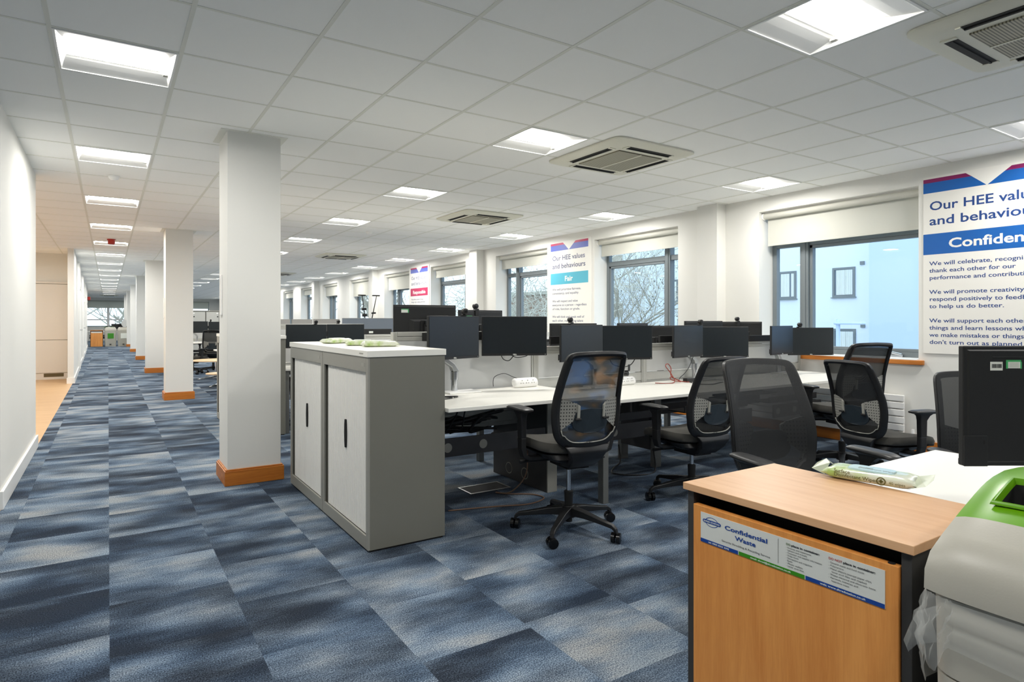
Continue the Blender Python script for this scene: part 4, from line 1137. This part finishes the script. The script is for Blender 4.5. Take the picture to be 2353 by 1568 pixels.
# --- confidential waste console
KX0, KX1, KY0, KY1, KZ = 1.237, 1.612, .525, 1.033, .88
t = thing('waste_console', 'wooden confidential waste console with a white and blue sign, front right', 'waste console', (KX0, KY0, 0))
W_ = KY1 - KY0; D_ = KX1 - KX0
obj('top_board', B1(-.006, D_, -.003, W_ + .003, KZ - .0175, KZ), M['beechtop_lit'], t, bevel=0.0012)
b = BM(); box(b, .004, D_ - .004, 0.004, .022, 0, KZ - .018)
obj('side_panel', b, M['console'], t, bevel=0.001)
b = BM(); box(b, .004, D_ - .004, W_ - .022, W_ - .004, 0, KZ - .018)
obj('side_panel', b, M['console'], t, bevel=0.001)
b = BM(); box(b, D_ - .02, D_ - .004, .022, W_ - .022, 0, KZ - .018); box(b, .05, D_ - .02, .022, W_ - .022, 0, .02)
obj('back_panel', b, M['console'], t)
obj('inner_chute', B1(.09, .094, .022, W_ - .022, .02, KZ - .018), M['blackmatt'], t)
dr_ = obj('door', B1(.0, .018, .024, W_ - .024, .004, KZ - .048), M['beech'], t, bevel=0.0015)
obj('lock', tube(BM(), [(.009, .040, KZ - .0481), (.009, .040, KZ - .0465)], .0065, 14), M['blackmatt'], dr_)
sg = obj('sign', B1(-.0012, 0, .572 - KY0, .986 - KY0, .746, .818), M['signboard'], t)
XS = -.0016; xd, yd = (0, -1, 0), (0, 0, 1)
def sflat(name, ya, yb, za, zb, m, x=XS):
    b = BM(); b.faces.new([b.verts.new(p) for p in ((x, ya - KY0, za), (x, yb - KY0, za), (x, yb - KY0, zb), (x, ya - KY0, zb))]); return obj(name, b, m, sg)
def stext(body, ya, z, size, m, bold=0, width=None, x=-.0020): return text('sign_lettering', body, size, m, sg, (x, ya - KY0, z), xd, yd, bold, width=width)
sflat('sign_strip', .986, .8825, .7462, .7548, M['signblue']); sflat('sign_strip', .8805, .7255, .7462, .7548, M['signgreen']); sflat('sign_strip', .7235, .572, .7462, .7548, M['signblue'])
stext('Confidential', .918, .7945, .0138, M['signblue'], .0003, .108)
stext('Waste', .890, .7775, .0138, M['signblue'], .0003, .053)
stext('Security Shredding & Recycling Service', .926, .7640, .0062, M['inkdark'], 0, .123)
sflat('sign_rule', .7845, .7838, .760, .813, M['inkdark'])
stext('DO', .766, .8058, .0062, M['inkgreen'], .00008, .0095); stext('place in container:', .7545, .8058, .0062, M['inkdark'], .0002, .060)
for i, ln in enumerate(('Invoices and statements', 'Letters and e-mails', 'Customer and supplier information', 'Order forms', 'Newspapers and magazines', 'Books', 'Plastic wallets', 'Lever arch files')):
    stext('- ' + ln, .766, .7995 - i * .0056, .0048, M['inkdark'], 0, len(ln) * .00222 + .003)
stext('DO NOT', .676, .8058, .0062, M['inkred'], .0001, .0265); stext('place in container:', .6475, .8058, .0062, M['inkdark'], .0002, .059)
for i, ln in enumerate(('- General waste and food waste', '- Polystyrene', '- Metal objects (except paper clips,', '  lever arch files and staples)', '- Waste electrical and electronic items', '- Aerosols, batteries and', '  hazardous waste')):
    stext(ln, .676 if ln[0] == '-' else .673, .7985 - i * .0060, .0048, M['inkdark'], 0, len(ln.strip()) * .00225)
stext('tel: 0800 0353 3395', .963, .7487, .0052, M['labelwhite'], .00012, .057)
stext('email: shred@shredstation.co.uk', .851, .7487, .0052, M['labelwhite'], .00012, .096)
stext('web: www.shredstation.co.uk', .693, .7487, .0058, M['labelwhite'], .00012, .088)
# oval arrows emblem with a name bar
b = BM()
for r0 in ((R(20), R(165)), (R(200), R(345))):
    n_ = 14
    for k in range(n_):
        a0 = r0[0] + (r0[1] - r0[0]) * k / n_; a1 = r0[0] + (r0[1] - r0[0]) * (k + 1) / n_
        b.faces.new([b.verts.new((XS, .954 - KY0 - math.cos(a) * .0185 * s, .7995 + math.sin(a) * .0115 * s)) for a, s in ((a0, 1), (a1, 1), (a1, .9), (a0, .9))])
    a1 = r0[1]; px, pz = .954 - KY0 - math.cos(a1) * .0178, .7995 + math.sin(a1) * .011
obj('sign_emblem', b, M['signblue'], sg)
b = BM(); pts = []
for k in range(24):
    a = 2 * PI * k / 24; c = math.cos(a)
    pts.append((XS - .0002, .954 - KY0 - (math.copysign(.021, c) + c * .0045), .7995 + math.sin(a) * .0042))
b.faces.new([b.verts.new(p) for p in pts]); obj('sign_emblem', b, M['signblue'], sg)
stext('SHRED STATION', .9765, .7975, .0056, M['labelwhite'], .0001, .0445, -.0024)
wipes('large pale green surface wipes pack on the wooden console', 1.662 - .02, .79, KZ + .0005, R(-79), .205, .095, .028, True, group=None)

# --- recycling bin beside the console
t = thing('recycling_bin', 'grey recycling bin with a lime green top and a clear liner, front right corner', 'bin', (1.155, -.05, 0))
BW_, BD_ = .535, .46
b = BM()
def brow(x0, x1, y0, y1, z, r=.05, n=6):
    pts = []
    for (cx_, cy_, a0) in ((x1 - r, y1 - r, 0), (x0 + r, y1 - r, 90), (x0 + r, y0 + r, 180), (x1 - r, y0 + r, 270)):
        for k in range(n + 1):
            a = R(a0 + 90 * k / n); pts.append((cx_ + r * math.cos(a), cy_ + r * math.sin(a), z))
    return pts
loft(b, [brow(.03, BD_ - .02, .03, BW_ - .03, .0), brow(.02, BD_, .018, BW_ - .018, .06), brow(.012, BD_, .008, BW_ - .008, .70)])
obj('lower_body', b, M['bin'], t, smooth=True, auto=40)
b = BM(); loft(b, [brow(.016, BD_, .012, BW_ - .012, .7005), brow(.012, BD_, .008, BW_ - .008, .704), brow(.010, BD_, .006, BW_ - .006, .832)])
obj('upper_body', b, M['bin'], t, smooth=True, auto=40)
# hood: profile along X swept across the width with rounded shoulders
prof = [(.000, .836), (-.001, .872), (.012, .908), (.05, .930), (.098, .953), (.115, .961), (.138, .971), (.165, .983), (.19, .993), (.212, 1.0), (.24, 1.006), (.29, 1.011), (.36, 1.008), (.42, .985), (.45, .93), (.46, .836)]
def hood_z(i, u):
    """u in -1..1 across the width"""
    x, z = prof[i]; k = abs(u) ** 10
    return z - k * .012 * min(1, max(0, (z - .86) / .05))
NS = 32; b = BM(); grid = []
us = [-1 + 2 * q / NS for q in range(NS + 1)]
for i, (x, z) in enumerate(prof):
    row = []
    for u in us:
        lift = max(0, (z - .84) / .16)
        half = BW_ / 2 - .004 - .014 * lift ** 1.4
        row.append(b.verts.new((x + (0.014 * abs(u) ** 8 if x < .4 else 0), BW_ / 2 + u * half, hood_z(i, u))))
    grid.append(row)
AP_I = (6, 9); AP_U = (3, NS - 3)                  # aperture cells
for i in range(len(prof) - 1):
    for q in range(NS):
        if AP_I[0] <= i < AP_I[1] and AP_U[0] <= q < AP_U[1]: continue
        f = b.faces.new((grid[i][q], grid[i][q + 1], grid[i + 1][q + 1], grid[i + 1][q]))
        if 4 <= i <= 12: f.material_index = 1
for q0 in (0, NS):
    b.faces.new([grid[i][q0] for i in range(len(prof))])
hood = obj('hood', b, [M['bin'], M['green']], t, smooth=True, auto=50)
# raised lip and inner throat of the aperture
loop = [(i, AP_U[0]) for i in range(AP_I[0], AP_I[1])] + [(AP_I[1], q) for q in range(AP_U[0], AP_U[1])] + [(i, AP_U[1]) for i in range(AP_I[1], AP_I[0], -1)] + [(AP_I[0], q) for q in range(AP_U[1], AP_U[0], -1)]
def hp(i, q):
    x, z = prof[i]; u = us[q]; lift = max(0, (z - .84) / .16); half = BW_ / 2 - .004 - .014 * lift ** 1.4
    return Vector((x, BW_ / 2 + u * half, hood_z(i, u)))
P_ = [hp(i, q) for i, q in loop]; cc = sum(P_, Vector()) / len(P_)
def ringed(k, dz): return [(cc.x + (p.x - cc.x) * (1 + k * .5), cc.y + (p.y - cc.y) * (1 + k * .18), p.z + dz) for p in P_]
b = BM(); loft(b, [ringed(.24, .001), ringed(.18, .007), ringed(.08, .008), ringed(.02, .003), ringed(-.02, -.003)], cap=False)
obj('aperture_lip', b, M['green'], t, smooth=True, auto=60)
b = BM(); loft(b, [ringed(-.018, -.0028), ringed(-.03, -.16), ringed(-.4, -.20)], cap=False)
f_ = BM(); f_.free()
obj('throat', b, M['blackmatt'], t, smooth=True)
obj('throat_floor', B1(.10, .36, .05, BW_ - .05, .78, .785), M['blackmatt'], t)
# liner hanging out under the hood
b = BM(); rr = random.Random(5); n = 120; rows = []
per = brow(.004, BD_ + .006, .0, BW_, 0, .055, 29)
for lv in range(9):
    k = lv / 8; row = []
    for i, p in enumerate(per):
        a = 2 * PI * i / len(per)
        wob = (math.sin(i * 1.9 + lv * 1.3) * .5 + math.sin(i * .77 + lv * 2.1) + math.sin(i * .31)) * .0045 * (.25 + math.sin(k * PI))
        low = .672 + .020 * math.sin(i * .35) + .030 * math.sin(i * .12 + 1) + .055 * (1 if p[0] < .1 else 0) * max(0, (p[1] / BW_ - .25))
        z = .834 + (low - .834) * k
        d = Vector((p[0] - BD_ / 2, p[1] - BW_ / 2, 0)).normalized()
        bulge = .007 + .014 * math.sin(k * PI * .9) * (.6 + .4 * math.sin(i * .21))
        row.append(b.verts.new((p[0] + d.x * (bulge + wob), p[1] + d.y * (bulge + wob), z + rr.uniform(-.002, .002))))
    rows.append(row)
for A, Bv in zip(rows[:-1], rows[1:]):
    for i in range(len(A)):
        j = (i + 1) % len(A); b.faces.new((A[i], A[j], Bv[j], Bv[i]))
# twisted tail of the liner at the corner next to the console
tail = [(.0, BW_ - .03, .79), (-.012, BW_ - .004, .775), (-.012, BW_ + .008, .75), (.0, BW_ + .008, .735)]
prev = None
for i, p in enumerate(tail):
    w = (.03, .028, .02, .022)[i]
    r_ = [b.verts.new((p[0], p[1], p[2] - w)), b.verts.new((p[0] - .008, p[1] + .004, p[2])), b.verts.new((p[0], p[1], p[2] + w))]
    if prev:
        b.faces.new((prev[0], prev[1], r_[1], r_[0])); b.faces.new((prev[1], prev[2], r_[2], r_[1]))
    prev = r_
obj('bin_liner', b, M['film'], t, smooth=True)
obj('green_label', B1(.0105, .0125, .0, .0, 0, 0) if False else B1(.008, .0118, .12, .26, .40, .655), M['greendark'], t)

# --- white desk behind the console with a monitor seen from its back
t = desk('white desk behind the wooden console, monitor standing on it', 1.80, .405, .725, depth=.81, width=1.262, beam=False)
obj('leg', B1(1.19, 1.25, .05, .11, 0, .70), M['legsteel'], t, bevel=0.003)
mon = monitor('large black monitor seen from its back at the right edge, two labels on it', 2.262, .608, 1.215, 31.6, group=None, logo=False, w=.54, h=.334, bump=False)
obj('barcode_label', B1(.163, .197, .0166, .0174, .266, .290), M['labelwhite'], mon)
b = BM(); rr = random.Random(9); xx = .193
while xx > .167:
    w = rr.choice((.0005, .0009, .0014)); box(b, xx - w, xx, .0175, .0178, .273, .284); xx -= w + rr.choice((.0006, .001))
obj('barcode', b, M['inkdark'], mon)
b = BM(); box(b, .112, .152, .0166, .0174, .272, .294); obj('test_label', b, M['labelwhite'], mon)
b = BM(); box(b, .148, .153, .0166, .0176, .271, .295); box(b, .112, .148, .0166, .0176, .290, .295); box(b, .110, .114, .0166, .0176, .271, .290)
obj('label_edge', b, M['labelgreen'], mon)
b = BM()
for q in range(4): box(b, .118, .144, .0175, .0177, .276 + q * .0034, .2768 + q * .0034)
obj('label_lines', b, M['greyplas'], mon)
b = BM(); box(b, .205, .27, .0145, .0185, .0, .085); obj('port_panel', b, M['monback'], mon, bevel=0.001)
b = BM(); box(b, .213, .217, 0.0186, .019, .062, .072); obj('lock_slot', b, M['blackmatt'], mon)
b = BM(); loft(b, [rect_ring((0, .075, -.13), .07, .035), rect_ring((0, .065, .05), .055, .03), rect_ring((0, .032, .10), .055, .03)]); obj('stand_column', b, M['silver'], mon, bevel=0.004)
obj('stand_base', B1(-.12, .12, -.05, .14, -.1555, -.142), M['silver'], mon, bevel=0.004)
b = BM(); tube(b, smooth_path([(.02, .04, .03), (.03, .07, -.02), (.0, .06, -.09)], 6), .006, 8); obj('power_lead', b, M['cable'], mon, smooth=True)

# ================================================================== BENCHES FURTHER DOWN THE OFFICE
# second bench
Y2 = 7.86
screen('tall pale metal screen behind the black monitor pair beyond the cabinets', X0, Y2, 1.243, .60)
for i in range(1, 4): screen('low pale metal screen of the second bench, %s from the corridor' % ORD[i], X0 + i * DW, Y2, 1.098, .66)
for i in range(4):
    desk('white desk of the second bench, near side, %s from the corridor' % ORD[i], X0 + i * DW, Y2 - .835, .74, group='desks of the second bench', legs=True)
    desk('white desk of the second bench, far side, %s from the corridor' % ORD[i], X0 + (i + 1) * DW, Y2 + .835, .74, facing=-1, group='desks of the second bench', legs=True)
monitor('left black monitor of the pair just above the wipes packs', 2.06, 7.42, 1.240, 178, w=.50, h=.285)
monitor('right black monitor of the pair just above the wipes packs', 2.555, 7.425, 1.242, 181, w=.48, h=.285)
webcam('webcam lying on the left monitor of the pair above the wipes', 2.17, 7.41, 1.242, 178)
monitor_arm('monitor arm of the black pair above the wipes packs', 2.34, 7.52, 1.12, .74, -.3, .3)
back_monitor('small monitor seen from behind with a white label, beyond the cabinets', 3.22, 8.15, 1.17, 8, sticker=[(.05, .25, 'white')], w=.50, stand=.74)
webcam('webcam on the tall screen of the second bench', 2.60, 7.86, 1.245, 180)
back_monitor('monitor seen from behind on the second bench, near the window wall', 5.6, 8.2, 1.16, 5, stand=.74)
office_chair('black chair at the second bench, behind the grey cabinets', 2.35, 6.65, 10, .5, .2, .4, group='chairs of the far benches')
office_chair('black chair at the second bench, near the window wall', 4.9, 6.7, 350, .5, .2, .8, group='chairs of the far benches')
# third bench with cloth screens
Y3 = 11.7
for i, (xa, xb, clo, zt) in enumerate(((1.70, 2.94, 'fabricpale', 1.310), (2.96, 3.36, 'fabricpale', 1.31), (3.37, 3.90, 'fabricpale', 1.315), (3.91, 6.6, 'fabric', 1.335))):
    screen('%s grey cloth screen beyond the low metal screens' % ['leftmost warm', 'second, narrow warm', 'third, half width warm', 'long blue'][i], xa, Y3 - .1 * (i == 3), zt, .0, xb - xa, cloth=clo, group='cloth desk screens')
for i in range(4): desk('white desk of the third bench behind the cloth screens, %s from the corridor' % ORD[i], X0 + (i + 1) * DW, Y3 + .835, .74, facing=-1, group='desks of the third bench', legs=True)
def desk_lamp(label, x, y, lean, h, flip):
    t = thing('desk_lamp', label, 'lamp', (x, y, .7405), 0, 'thin black desk lamps')
    obj('lamp_base', cyl(BM(), (0, 0, 0), (0, 0, .02), .08, n=20), M['blackmatt'], t, smooth=True, auto=40)
    obj('stem', tube(BM(), [(0, 0, .02), (lean * .4, 0, h * .55), (lean, 0, h)], [.016, .012, .008], 8), M['blackmatt'], t, smooth=True)
    obj('lamp_head', B1(lean - .09, lean + .07, -.03, .03, h, h + .025), M['blackmatt'], t, bevel=0.008)
    for k in ((.62, .03), (.74, .024)) if flip else ((.66, .018),):
        obj('joint', cyl(BM(), (lean * k[0] * .9 - .04, 0, h * k[0]), (lean * k[0] * .9 + .05, 0, h * k[0] + .005), k[1], n=12), M['blackmatt'], t, smooth=True, auto=40)
    return t
desk_lamp('thin black lamp leaning left above the cloth screens', 4.58, 12.0, -.10, 1.06, True)
desk_lamp('thin black lamp leaning right above the cloth screens', 4.72, 12.25, .17, 1.07, False)
# low tables in the break-out space
def low_table(label, x, y, r, h, m='beechtable'):
    t = thing('coffee_table', label, 'table', (x, y, 0), 0, 'round low tables')
    obj('table_top', tube(BM(), [(0, 0, h - .022), (0, 0, h - .02), (0, 0, h - .002), (0, 0, h)], [r - .004, r, r, r - .004], 40), M[m], t, smooth=True, auto=40)
    obj('column', cyl(BM(), (0, 0, .04), (0, 0, h - .022), .025, n=16), M['chrome'], t, smooth=True, auto=40)
    for k in range(4):
        a = k * PI / 2 + .4; d = Vector((math.cos(a), math.sin(a), 0)); b = BM()
        tube(b, [d * .02 + Vector((0, 0, .05)), d * r * .5 + Vector((0, 0, .035)), d * r * .85 + Vector((0, 0, .012))], [.018, .014, .011], 8)
        obj('foot', b, M['chrome'], t, smooth=True)
    return t
low_table('larger round beech low table between the pillars', 2.05, 14.6, .50, .42)
low_table('smaller round beech low table on a chrome foot, between the pillars', 1.86, 12.75, .26, .27)
# fourth bench seen between the pillars
Y4 = 17.6
for i in range(2): desk('white desk seen between the two nearest pillars, %s from the corridor' % ORD[i], X0 + i * DW, Y4 - .835, .73, group='desks of the fourth bench')
for i in range(2): screen('pale screen of the far bench seen between the pillars, %s from the corridor' % ORD[i], X0 + i * DW, Y4, 1.1, .66)
monitor('left black monitor of the pair seen between the pillars', 1.96, 17.2, 1.27, 180, logo=False)
monitor('right black monitor of the pair seen between the pillars', 2.48, 17.2, 1.26, 184, logo=False)
monitor_arm('monitor arm on the white desk seen between the pillars', 1.96, 17.28, 1.12, .73, -.05, .6)
webcam('webcam on the monitors seen between the pillars', 2.28, 17.2, 1.272, 180)
office_chair('black chair in front of the desk seen between the pillars', 2.24, 16.45, 15, .52, .2, .2, group='chairs of the far benches')
office_chair('second black chair seen between the pillars, half behind the first', 1.75, 16.2, 60, .42, .2, .9, group='chairs of the far benches')
for i in range(3):
    t = thing('storage_cupboard', 'tall grey cupboard with key locks behind the far desks, %s in its row' % ORD[i], 'cupboard', (1.95 + i * .82, 22.0, 0), 0, 'tall grey cupboards')
    obj('body', B1(0, .81, 0.02, .5, 0, 1.60), M['cabgrey'], t)
    obj('top', B1(-.003, .813, .0, .5, 1.601, 1.625), M['cabframe'], t)
    for s in (0, 1):
        dd = obj('door', B1(.01 + s * .40, .395 + s * .405, 0, .0195, .05, 1.58), M['fabric'] if False else M['scrrail'], t)
        obj('lock', cyl(BM(), (.36 + s * .10, -.004, 1.42), (.36 + s * .10, 0, 1.42), .022, n=12), M['blackmatt'], dd)
        obj('label_holder', B1(.30 + s * .10 + .02, .36 + s * .10 + .02, -.003, 0, 1.52, 1.55), M['whiteplas'], dd)

# ================================================================== FAR END OF THE CORRIDOR
t = thing('waste_console', 'small wooden waste console at the far end of the corridor', 'waste console', (-.76, 35.5, 0))
obj('top_board', B1(0, .56, -.01, .40, .80, .82), M['beech'], t)
obj('body', B1(0.01, .55, .02, .40, 0, .80), M['console'], t)
obj('door', B1(.03, .53, 0, .02, .01, .75), M['beech'], t)
obj('sign', B1(.05, .50, -.003, 0, .68, .745), M['signboard'], t)
def far_bin(label, x, hoodm, lab):
    t = thing('recycling_bin', label, 'bin', (x, 35.5, 0), 0, 'bins at the end of the corridor')
    b = BM(); loft(b, [brow(.02, .50, .03, .45, 0), brow(.0, .52, .0, .46, .78)]); obj('lower_body', b, M['bin'], t, smooth=True, auto=40)
    b = BM(); loft(b, [brow(.0, .52, .0, .46, .785), brow(.0, .52, .0, .46, .86), brow(.05, .47, .06, .46, .95), brow(.08, .44, .12, .44, .965)]); obj('hood', b, M['bin'], t, smooth=True, auto=40)
    obj('aperture', B1(.09, .43, .07, .13, .935, .962), hoodm, t)
    obj('label', B1(.14, .40, -.006, 0.012, .40, .66), lab, t)
    obj('pedal', B1(.22, .30, -.03, .02, .10, .13), M['blackmatt'], t)
    return t
far_bin('grey bin with a green label at the end of the corridor', -.16, M['greendark'], M['greendark'])
far_bin('grey bin with a white label at the end of the corridor', .40, M['blackmatt'], M['labelwhite'])
t = thing('potted_plant', 'green pot plant behind the far bins', 'plant', (.0, 36.4, 0))
obj('plant_pot', tube(BM(), [(0, 0, 0), (0, 0, .75)], [.12, .16], 16), M['fanwhite'], t, smooth=True, auto=40)
b = BM(); rr = random.Random(4)
for k in range(60):
    a = rr.uniform(0, 2 * PI); l = rr.uniform(.2, .42); z = .76; d = Vector((math.cos(a), math.sin(a), 0)); q = Vector((-d.y, d.x, 0)) * .03; up = rr.uniform(.2, .9)
    p1 = d * l * .5 + Vector((0, 0, z + l * up * .8)); p2 = d * l + Vector((0, 0, z + l * up * .7))
    b.faces.new([b.verts.new(v) for v in (Vector((0, 0, z)), p1 - q, p2, p1 + q)])
o = obj('foliage', b, M['plant'], t); o['kind'] = 'stuff'
desk('white desk by the end window of the corridor', -1.0, 37.2, .74, group='desks at the end of the corridor')
desk('second white desk by the end window of the corridor', .3, 37.2, .74, group='desks at the end of the corridor')
back_monitor('far black monitor behind the white labelled bin', .28, 37.5, 1.12, 60, stand=.74)
back_monitor('farther black monitor behind the white labelled bin', .50, 37.75, 1.12, 40, stand=.74, w=.4)
office_chair('far chair beside the last pillar at the end of the corridor', .9, 36.3, 200, .5, .2, .2, group='chairs of the far benches')
t = thing('desk_fan', 'pale round desk fan behind the far bins', 'fan', (.78, 37.45, .7405))
obj('fan_base', cyl(BM(), (0, 0, 0), (0, 0, .06), .1, n=16), M['fanwhite'], t, smooth=True, auto=40)
obj('fan_stem', cyl(BM(), (0, 0, .06), (0, 0, .25), .02, n=10), M['fanwhite'], t, smooth=True, auto=40)
obj('fan_guard', cyl(BM(), (0, -.05, .40), (0, .05, .40), .19, n=28), M['fanwhite'], t, smooth=True, auto=40)

# ================================================================== OUTSIDE
GZ = -3.3
struct('ground', B1(X_OUT, 90, -30, 110, GZ - .2, GZ), M['ground'], 'grey ground outside the building', 'ground')
b = BM(); box(b, -30, X_OUT, YEND + 1, 110, GZ - .2, GZ)
struct('ground_end', b, M['ground'], 'grey ground outside the far end of the building', 'ground')
t = thing('building', 'pale rendered block with square curtained windows across the street', 'building', (24, 11.22, GZ))
obj('front_wall', B1(0, 8, 0, 15.0, 0, 14), M['facade'], t)
obj('side_wing', B1(-.9, 8, -22, -.005, 0, 14), M['facade2'], t)
for (yc, zc) in ((12.55, 2.76), (14.85, 2.76), (12.53, .41), (14.85, .41), (12.55, 5.1), (17.9, 2.76), (20.9, 2.76), (17.9, .41), (20.9, .41), (6.9, 2.9), (6.9, .5)):
    yy, zz, xx = yc - 11.22, zc - GZ, (0 if yc > 11.2 else -.9)
    b = BM()
    for q in ((-.42, -.34, -.57, .57), (.34, .42, -.57, .57), (-.34, .34, .49, .57), (-.34, .34, -.57, -.49)): box(b, xx - .04, xx + .0, yy + q[0], yy + q[1], zz + q[2], zz + q[3])
    box(b, xx - .09, xx - .0, yy - .46, yy + .46, zz - .60, zz - .571)
    fr = obj('window', b, M['alu'], t)
    obj('pane', B1(xx - .012, xx - .003, yy - .34, yy + .34, zz - .49, zz + .49), M['darkglass'], fr)
    b = BM(); rr = random.Random(int(yc * 10)); q = -.30
    while q < .30:
        w = rr.uniform(.04, .075)
        if rr.random() < .86: tube(b, [(xx - .022, yy + q, zz - .48), (xx - .022, yy + q, zz + .47)], w * .52, 8)
        q += w
    obj('curtain', b, M['curtain'], fr)
    obj('vent', B1(xx - .05, xx, yy - .75, yy - .60, zz + .62, zz + .75), M['alu'], t)
for i, (ya, yb, za, zb, m_) in enumerate(((24.3, 26.22, 4.2, 4.9, 'stripe'), (24.3, 26.22, 1.5, 2.25, 'stripe'))):
    obj('window_band', B1(-.05, 0, ya - 11.22, yb - 11.22, za - GZ, zb - GZ), M['stripe'], t)
t = thing('building', 'farther pale building with a tan stripe, behind the bare branches', 'building', (30, 26.3, GZ))
obj('front_wall', B1(0, 8, 0, 12, 0, 16), M['facade'], t)
obj('tan_column', B1(-.15, -.002, 3.6, 5.0, 0, 16), M['stripe'], t)
t = thing('brick_building', 'grey brown building behind the dense shrub', 'building', (34, 40, GZ))
obj('front_wall', B1(0, 10, 0, 12, 0, 7.0), M['brick'], t)
obj('roof', B1(-.3, 10, -.3, 12.3, 7.0, 7.3), M['stripe'], t)
t = thing('street_lamp', 'pale street lamp with a flat head outside the nearest window', 'street lamp', (14, 7.45, GZ))
obj('post', cyl(BM(), (0, 0, 0), (0, 0, 4.5), .05, .042, 12), M['facade2'], t, smooth=True, auto=40)
obj('lamp_head', B1(-.09, .09, -.55, .06, 4.5, 4.56), M['facade2'], t, bevel=0.02)
obj('sensor', cyl(BM(), (0, 0, 4.56), (0, 0, 4.62), .04, n=10), M['facade2'], t, smooth=True, auto=40)

def bare_tree(label, x, y, h, seed, r0=.16, dense=1.0, lean=(0, 0), twigs=300, buds=0, spread=.55, depth=5):
    t = thing('bare_tree', label, 'tree', (x, y, GZ), 0, None)
    rr = random.Random(seed); bt = BM(); bl = BM(); tips = []
    def grow(p, d, L, r, lv, bm):
        pts = [p]; rs = [r]; n = 4
        for k in range(n):
            d = (d + Vector((rr.uniform(-1, 1), rr.uniform(-1, 1), rr.uniform(-.5, .9))) * .16).normalized()
            p = p + d * L / n; pts.append(p); rs.append(max(.004, r * (1 - .45 * (k + 1) / n)))
        tube(bm, pts, rs, 6 if lv < 2 else 4, cap=False)
        if lv >= depth: tips.append(p); return
        m = 2 + (rr.random() < dense * .8) + (lv < 2)
        for k in range(m):
            a = rr.uniform(0, 2 * PI); e = Vector((math.cos(a), math.sin(a), rr.uniform(.0, .8)))
            nd = (d * (1 - spread) + e.normalized() * spread).normalized()
            q = pts[rr.choice((2, 3, 4, 4))]
            grow(q, nd, L * rr.uniform(.62, .82), r * rr.uniform(.45, .6), lv + 1, bl if lv + 1 >= 2 else bm)
        tips.append(p)
    grow(Vector((0, 0, 0)), Vector((lean[0], lean[1], 1)).normalized(), h * .42, r0, 0, bt)
    obj('trunk', bt, M['bark'], t, smooth=True)
    o = obj('branches', bl, M['bark'], t, smooth=True); o['kind'] = 'stuff'
    bw = BM()
    for k in range(twigs):
        p = rr.choice(tips) + Vector((rr.gauss(0, .3), rr.gauss(0, .3), rr.gauss(0, .3)))
        d = Vector((rr.gauss(0, 1), rr.gauss(0, 1), rr.gauss(.3, .8))).normalized(); L = rr.uniform(.4, 1.3)
        c = d.cross(Vector((rr.gauss(0, 1), rr.gauss(0, 1), rr.gauss(0, 1)))).normalized() * L * .15
        tube(bw, [p, p + d * L * .5 + c, p + d * L], [.012, .009, .004], 3, cap=False)
    if twigs: o = obj('twigs', bw, M['twig'], t); o['kind'] = 'stuff'
    if buds:
        bb = BM()
        for k in range(buds):
            p = rr.choice(tips) + Vector((rr.gauss(0, .45), rr.gauss(0, .45), rr.gauss(0, .45))); s = rr.uniform(.014, .028)
            v = [bb.verts.new(p + Vector(q) * s) for q in ((1, 0, 0), (-1, 0, 0), (0, 1, 0), (0, -1, 0), (0, 0, 1), (0, 0, -1))]
            for f in ((0, 2, 4), (2, 1, 4), (1, 3, 4), (3, 0, 4), (2, 0, 5), (1, 2, 5), (3, 1, 5), (0, 3, 5)): bb.faces.new([v[q] for q in f])
        o = obj('buds', bb, M['bud'], t); o['kind'] = 'stuff'
    return t
bare_tree('twiggy tree with dark buds outside the window right of the teal poster', 13.4, 15.2, 7.0, 11, .12, 1.0, (.05, -.1), 420, 520)
bare_tree('very dense tangle of twigs outside the window left of the teal poster', 12.6, 18.2, 6.6, 23, .13, 1.2, (0, -.05), 1500, 0, .7)
bare_tree('second dense twiggy tree beside the brown building', 19.0, 25.5, 7.2, 5, .15, 1.2, (0, 0), 1200, 0, .65)
bare_tree('bare tree with a thick leaning limb right of the crimson poster', 13.2, 26.5, 9.5, 31, .26, .8, (.0, .45), 240)
bare_tree('bare tree outside the windows beyond the crimson poster', 14.0, 36.0, 9.0, 37, .2, .9, (0, .1), 300)
bare_tree('farthest bare tree along the window wall', 13.0, 47.0, 9.0, 41, .2, .9, (0, .1), 300)
bare_tree('bare tree outside the end window, left of the white mullion', -3.6, 54.0, 9.5, 43, .22, 1.1, (.1, 0), 500)
bare_tree('bare spreading tree outside the end window, right of the white mullion', 4.2, 66.0, 10.0, 47, .24, 1.1, (-.3, 0), 600)
bare_tree('distant bare tree behind the others beyond the end window', 1.0, 80.0, 10.0, 53, .22, 1.1, (0, 0), 600)
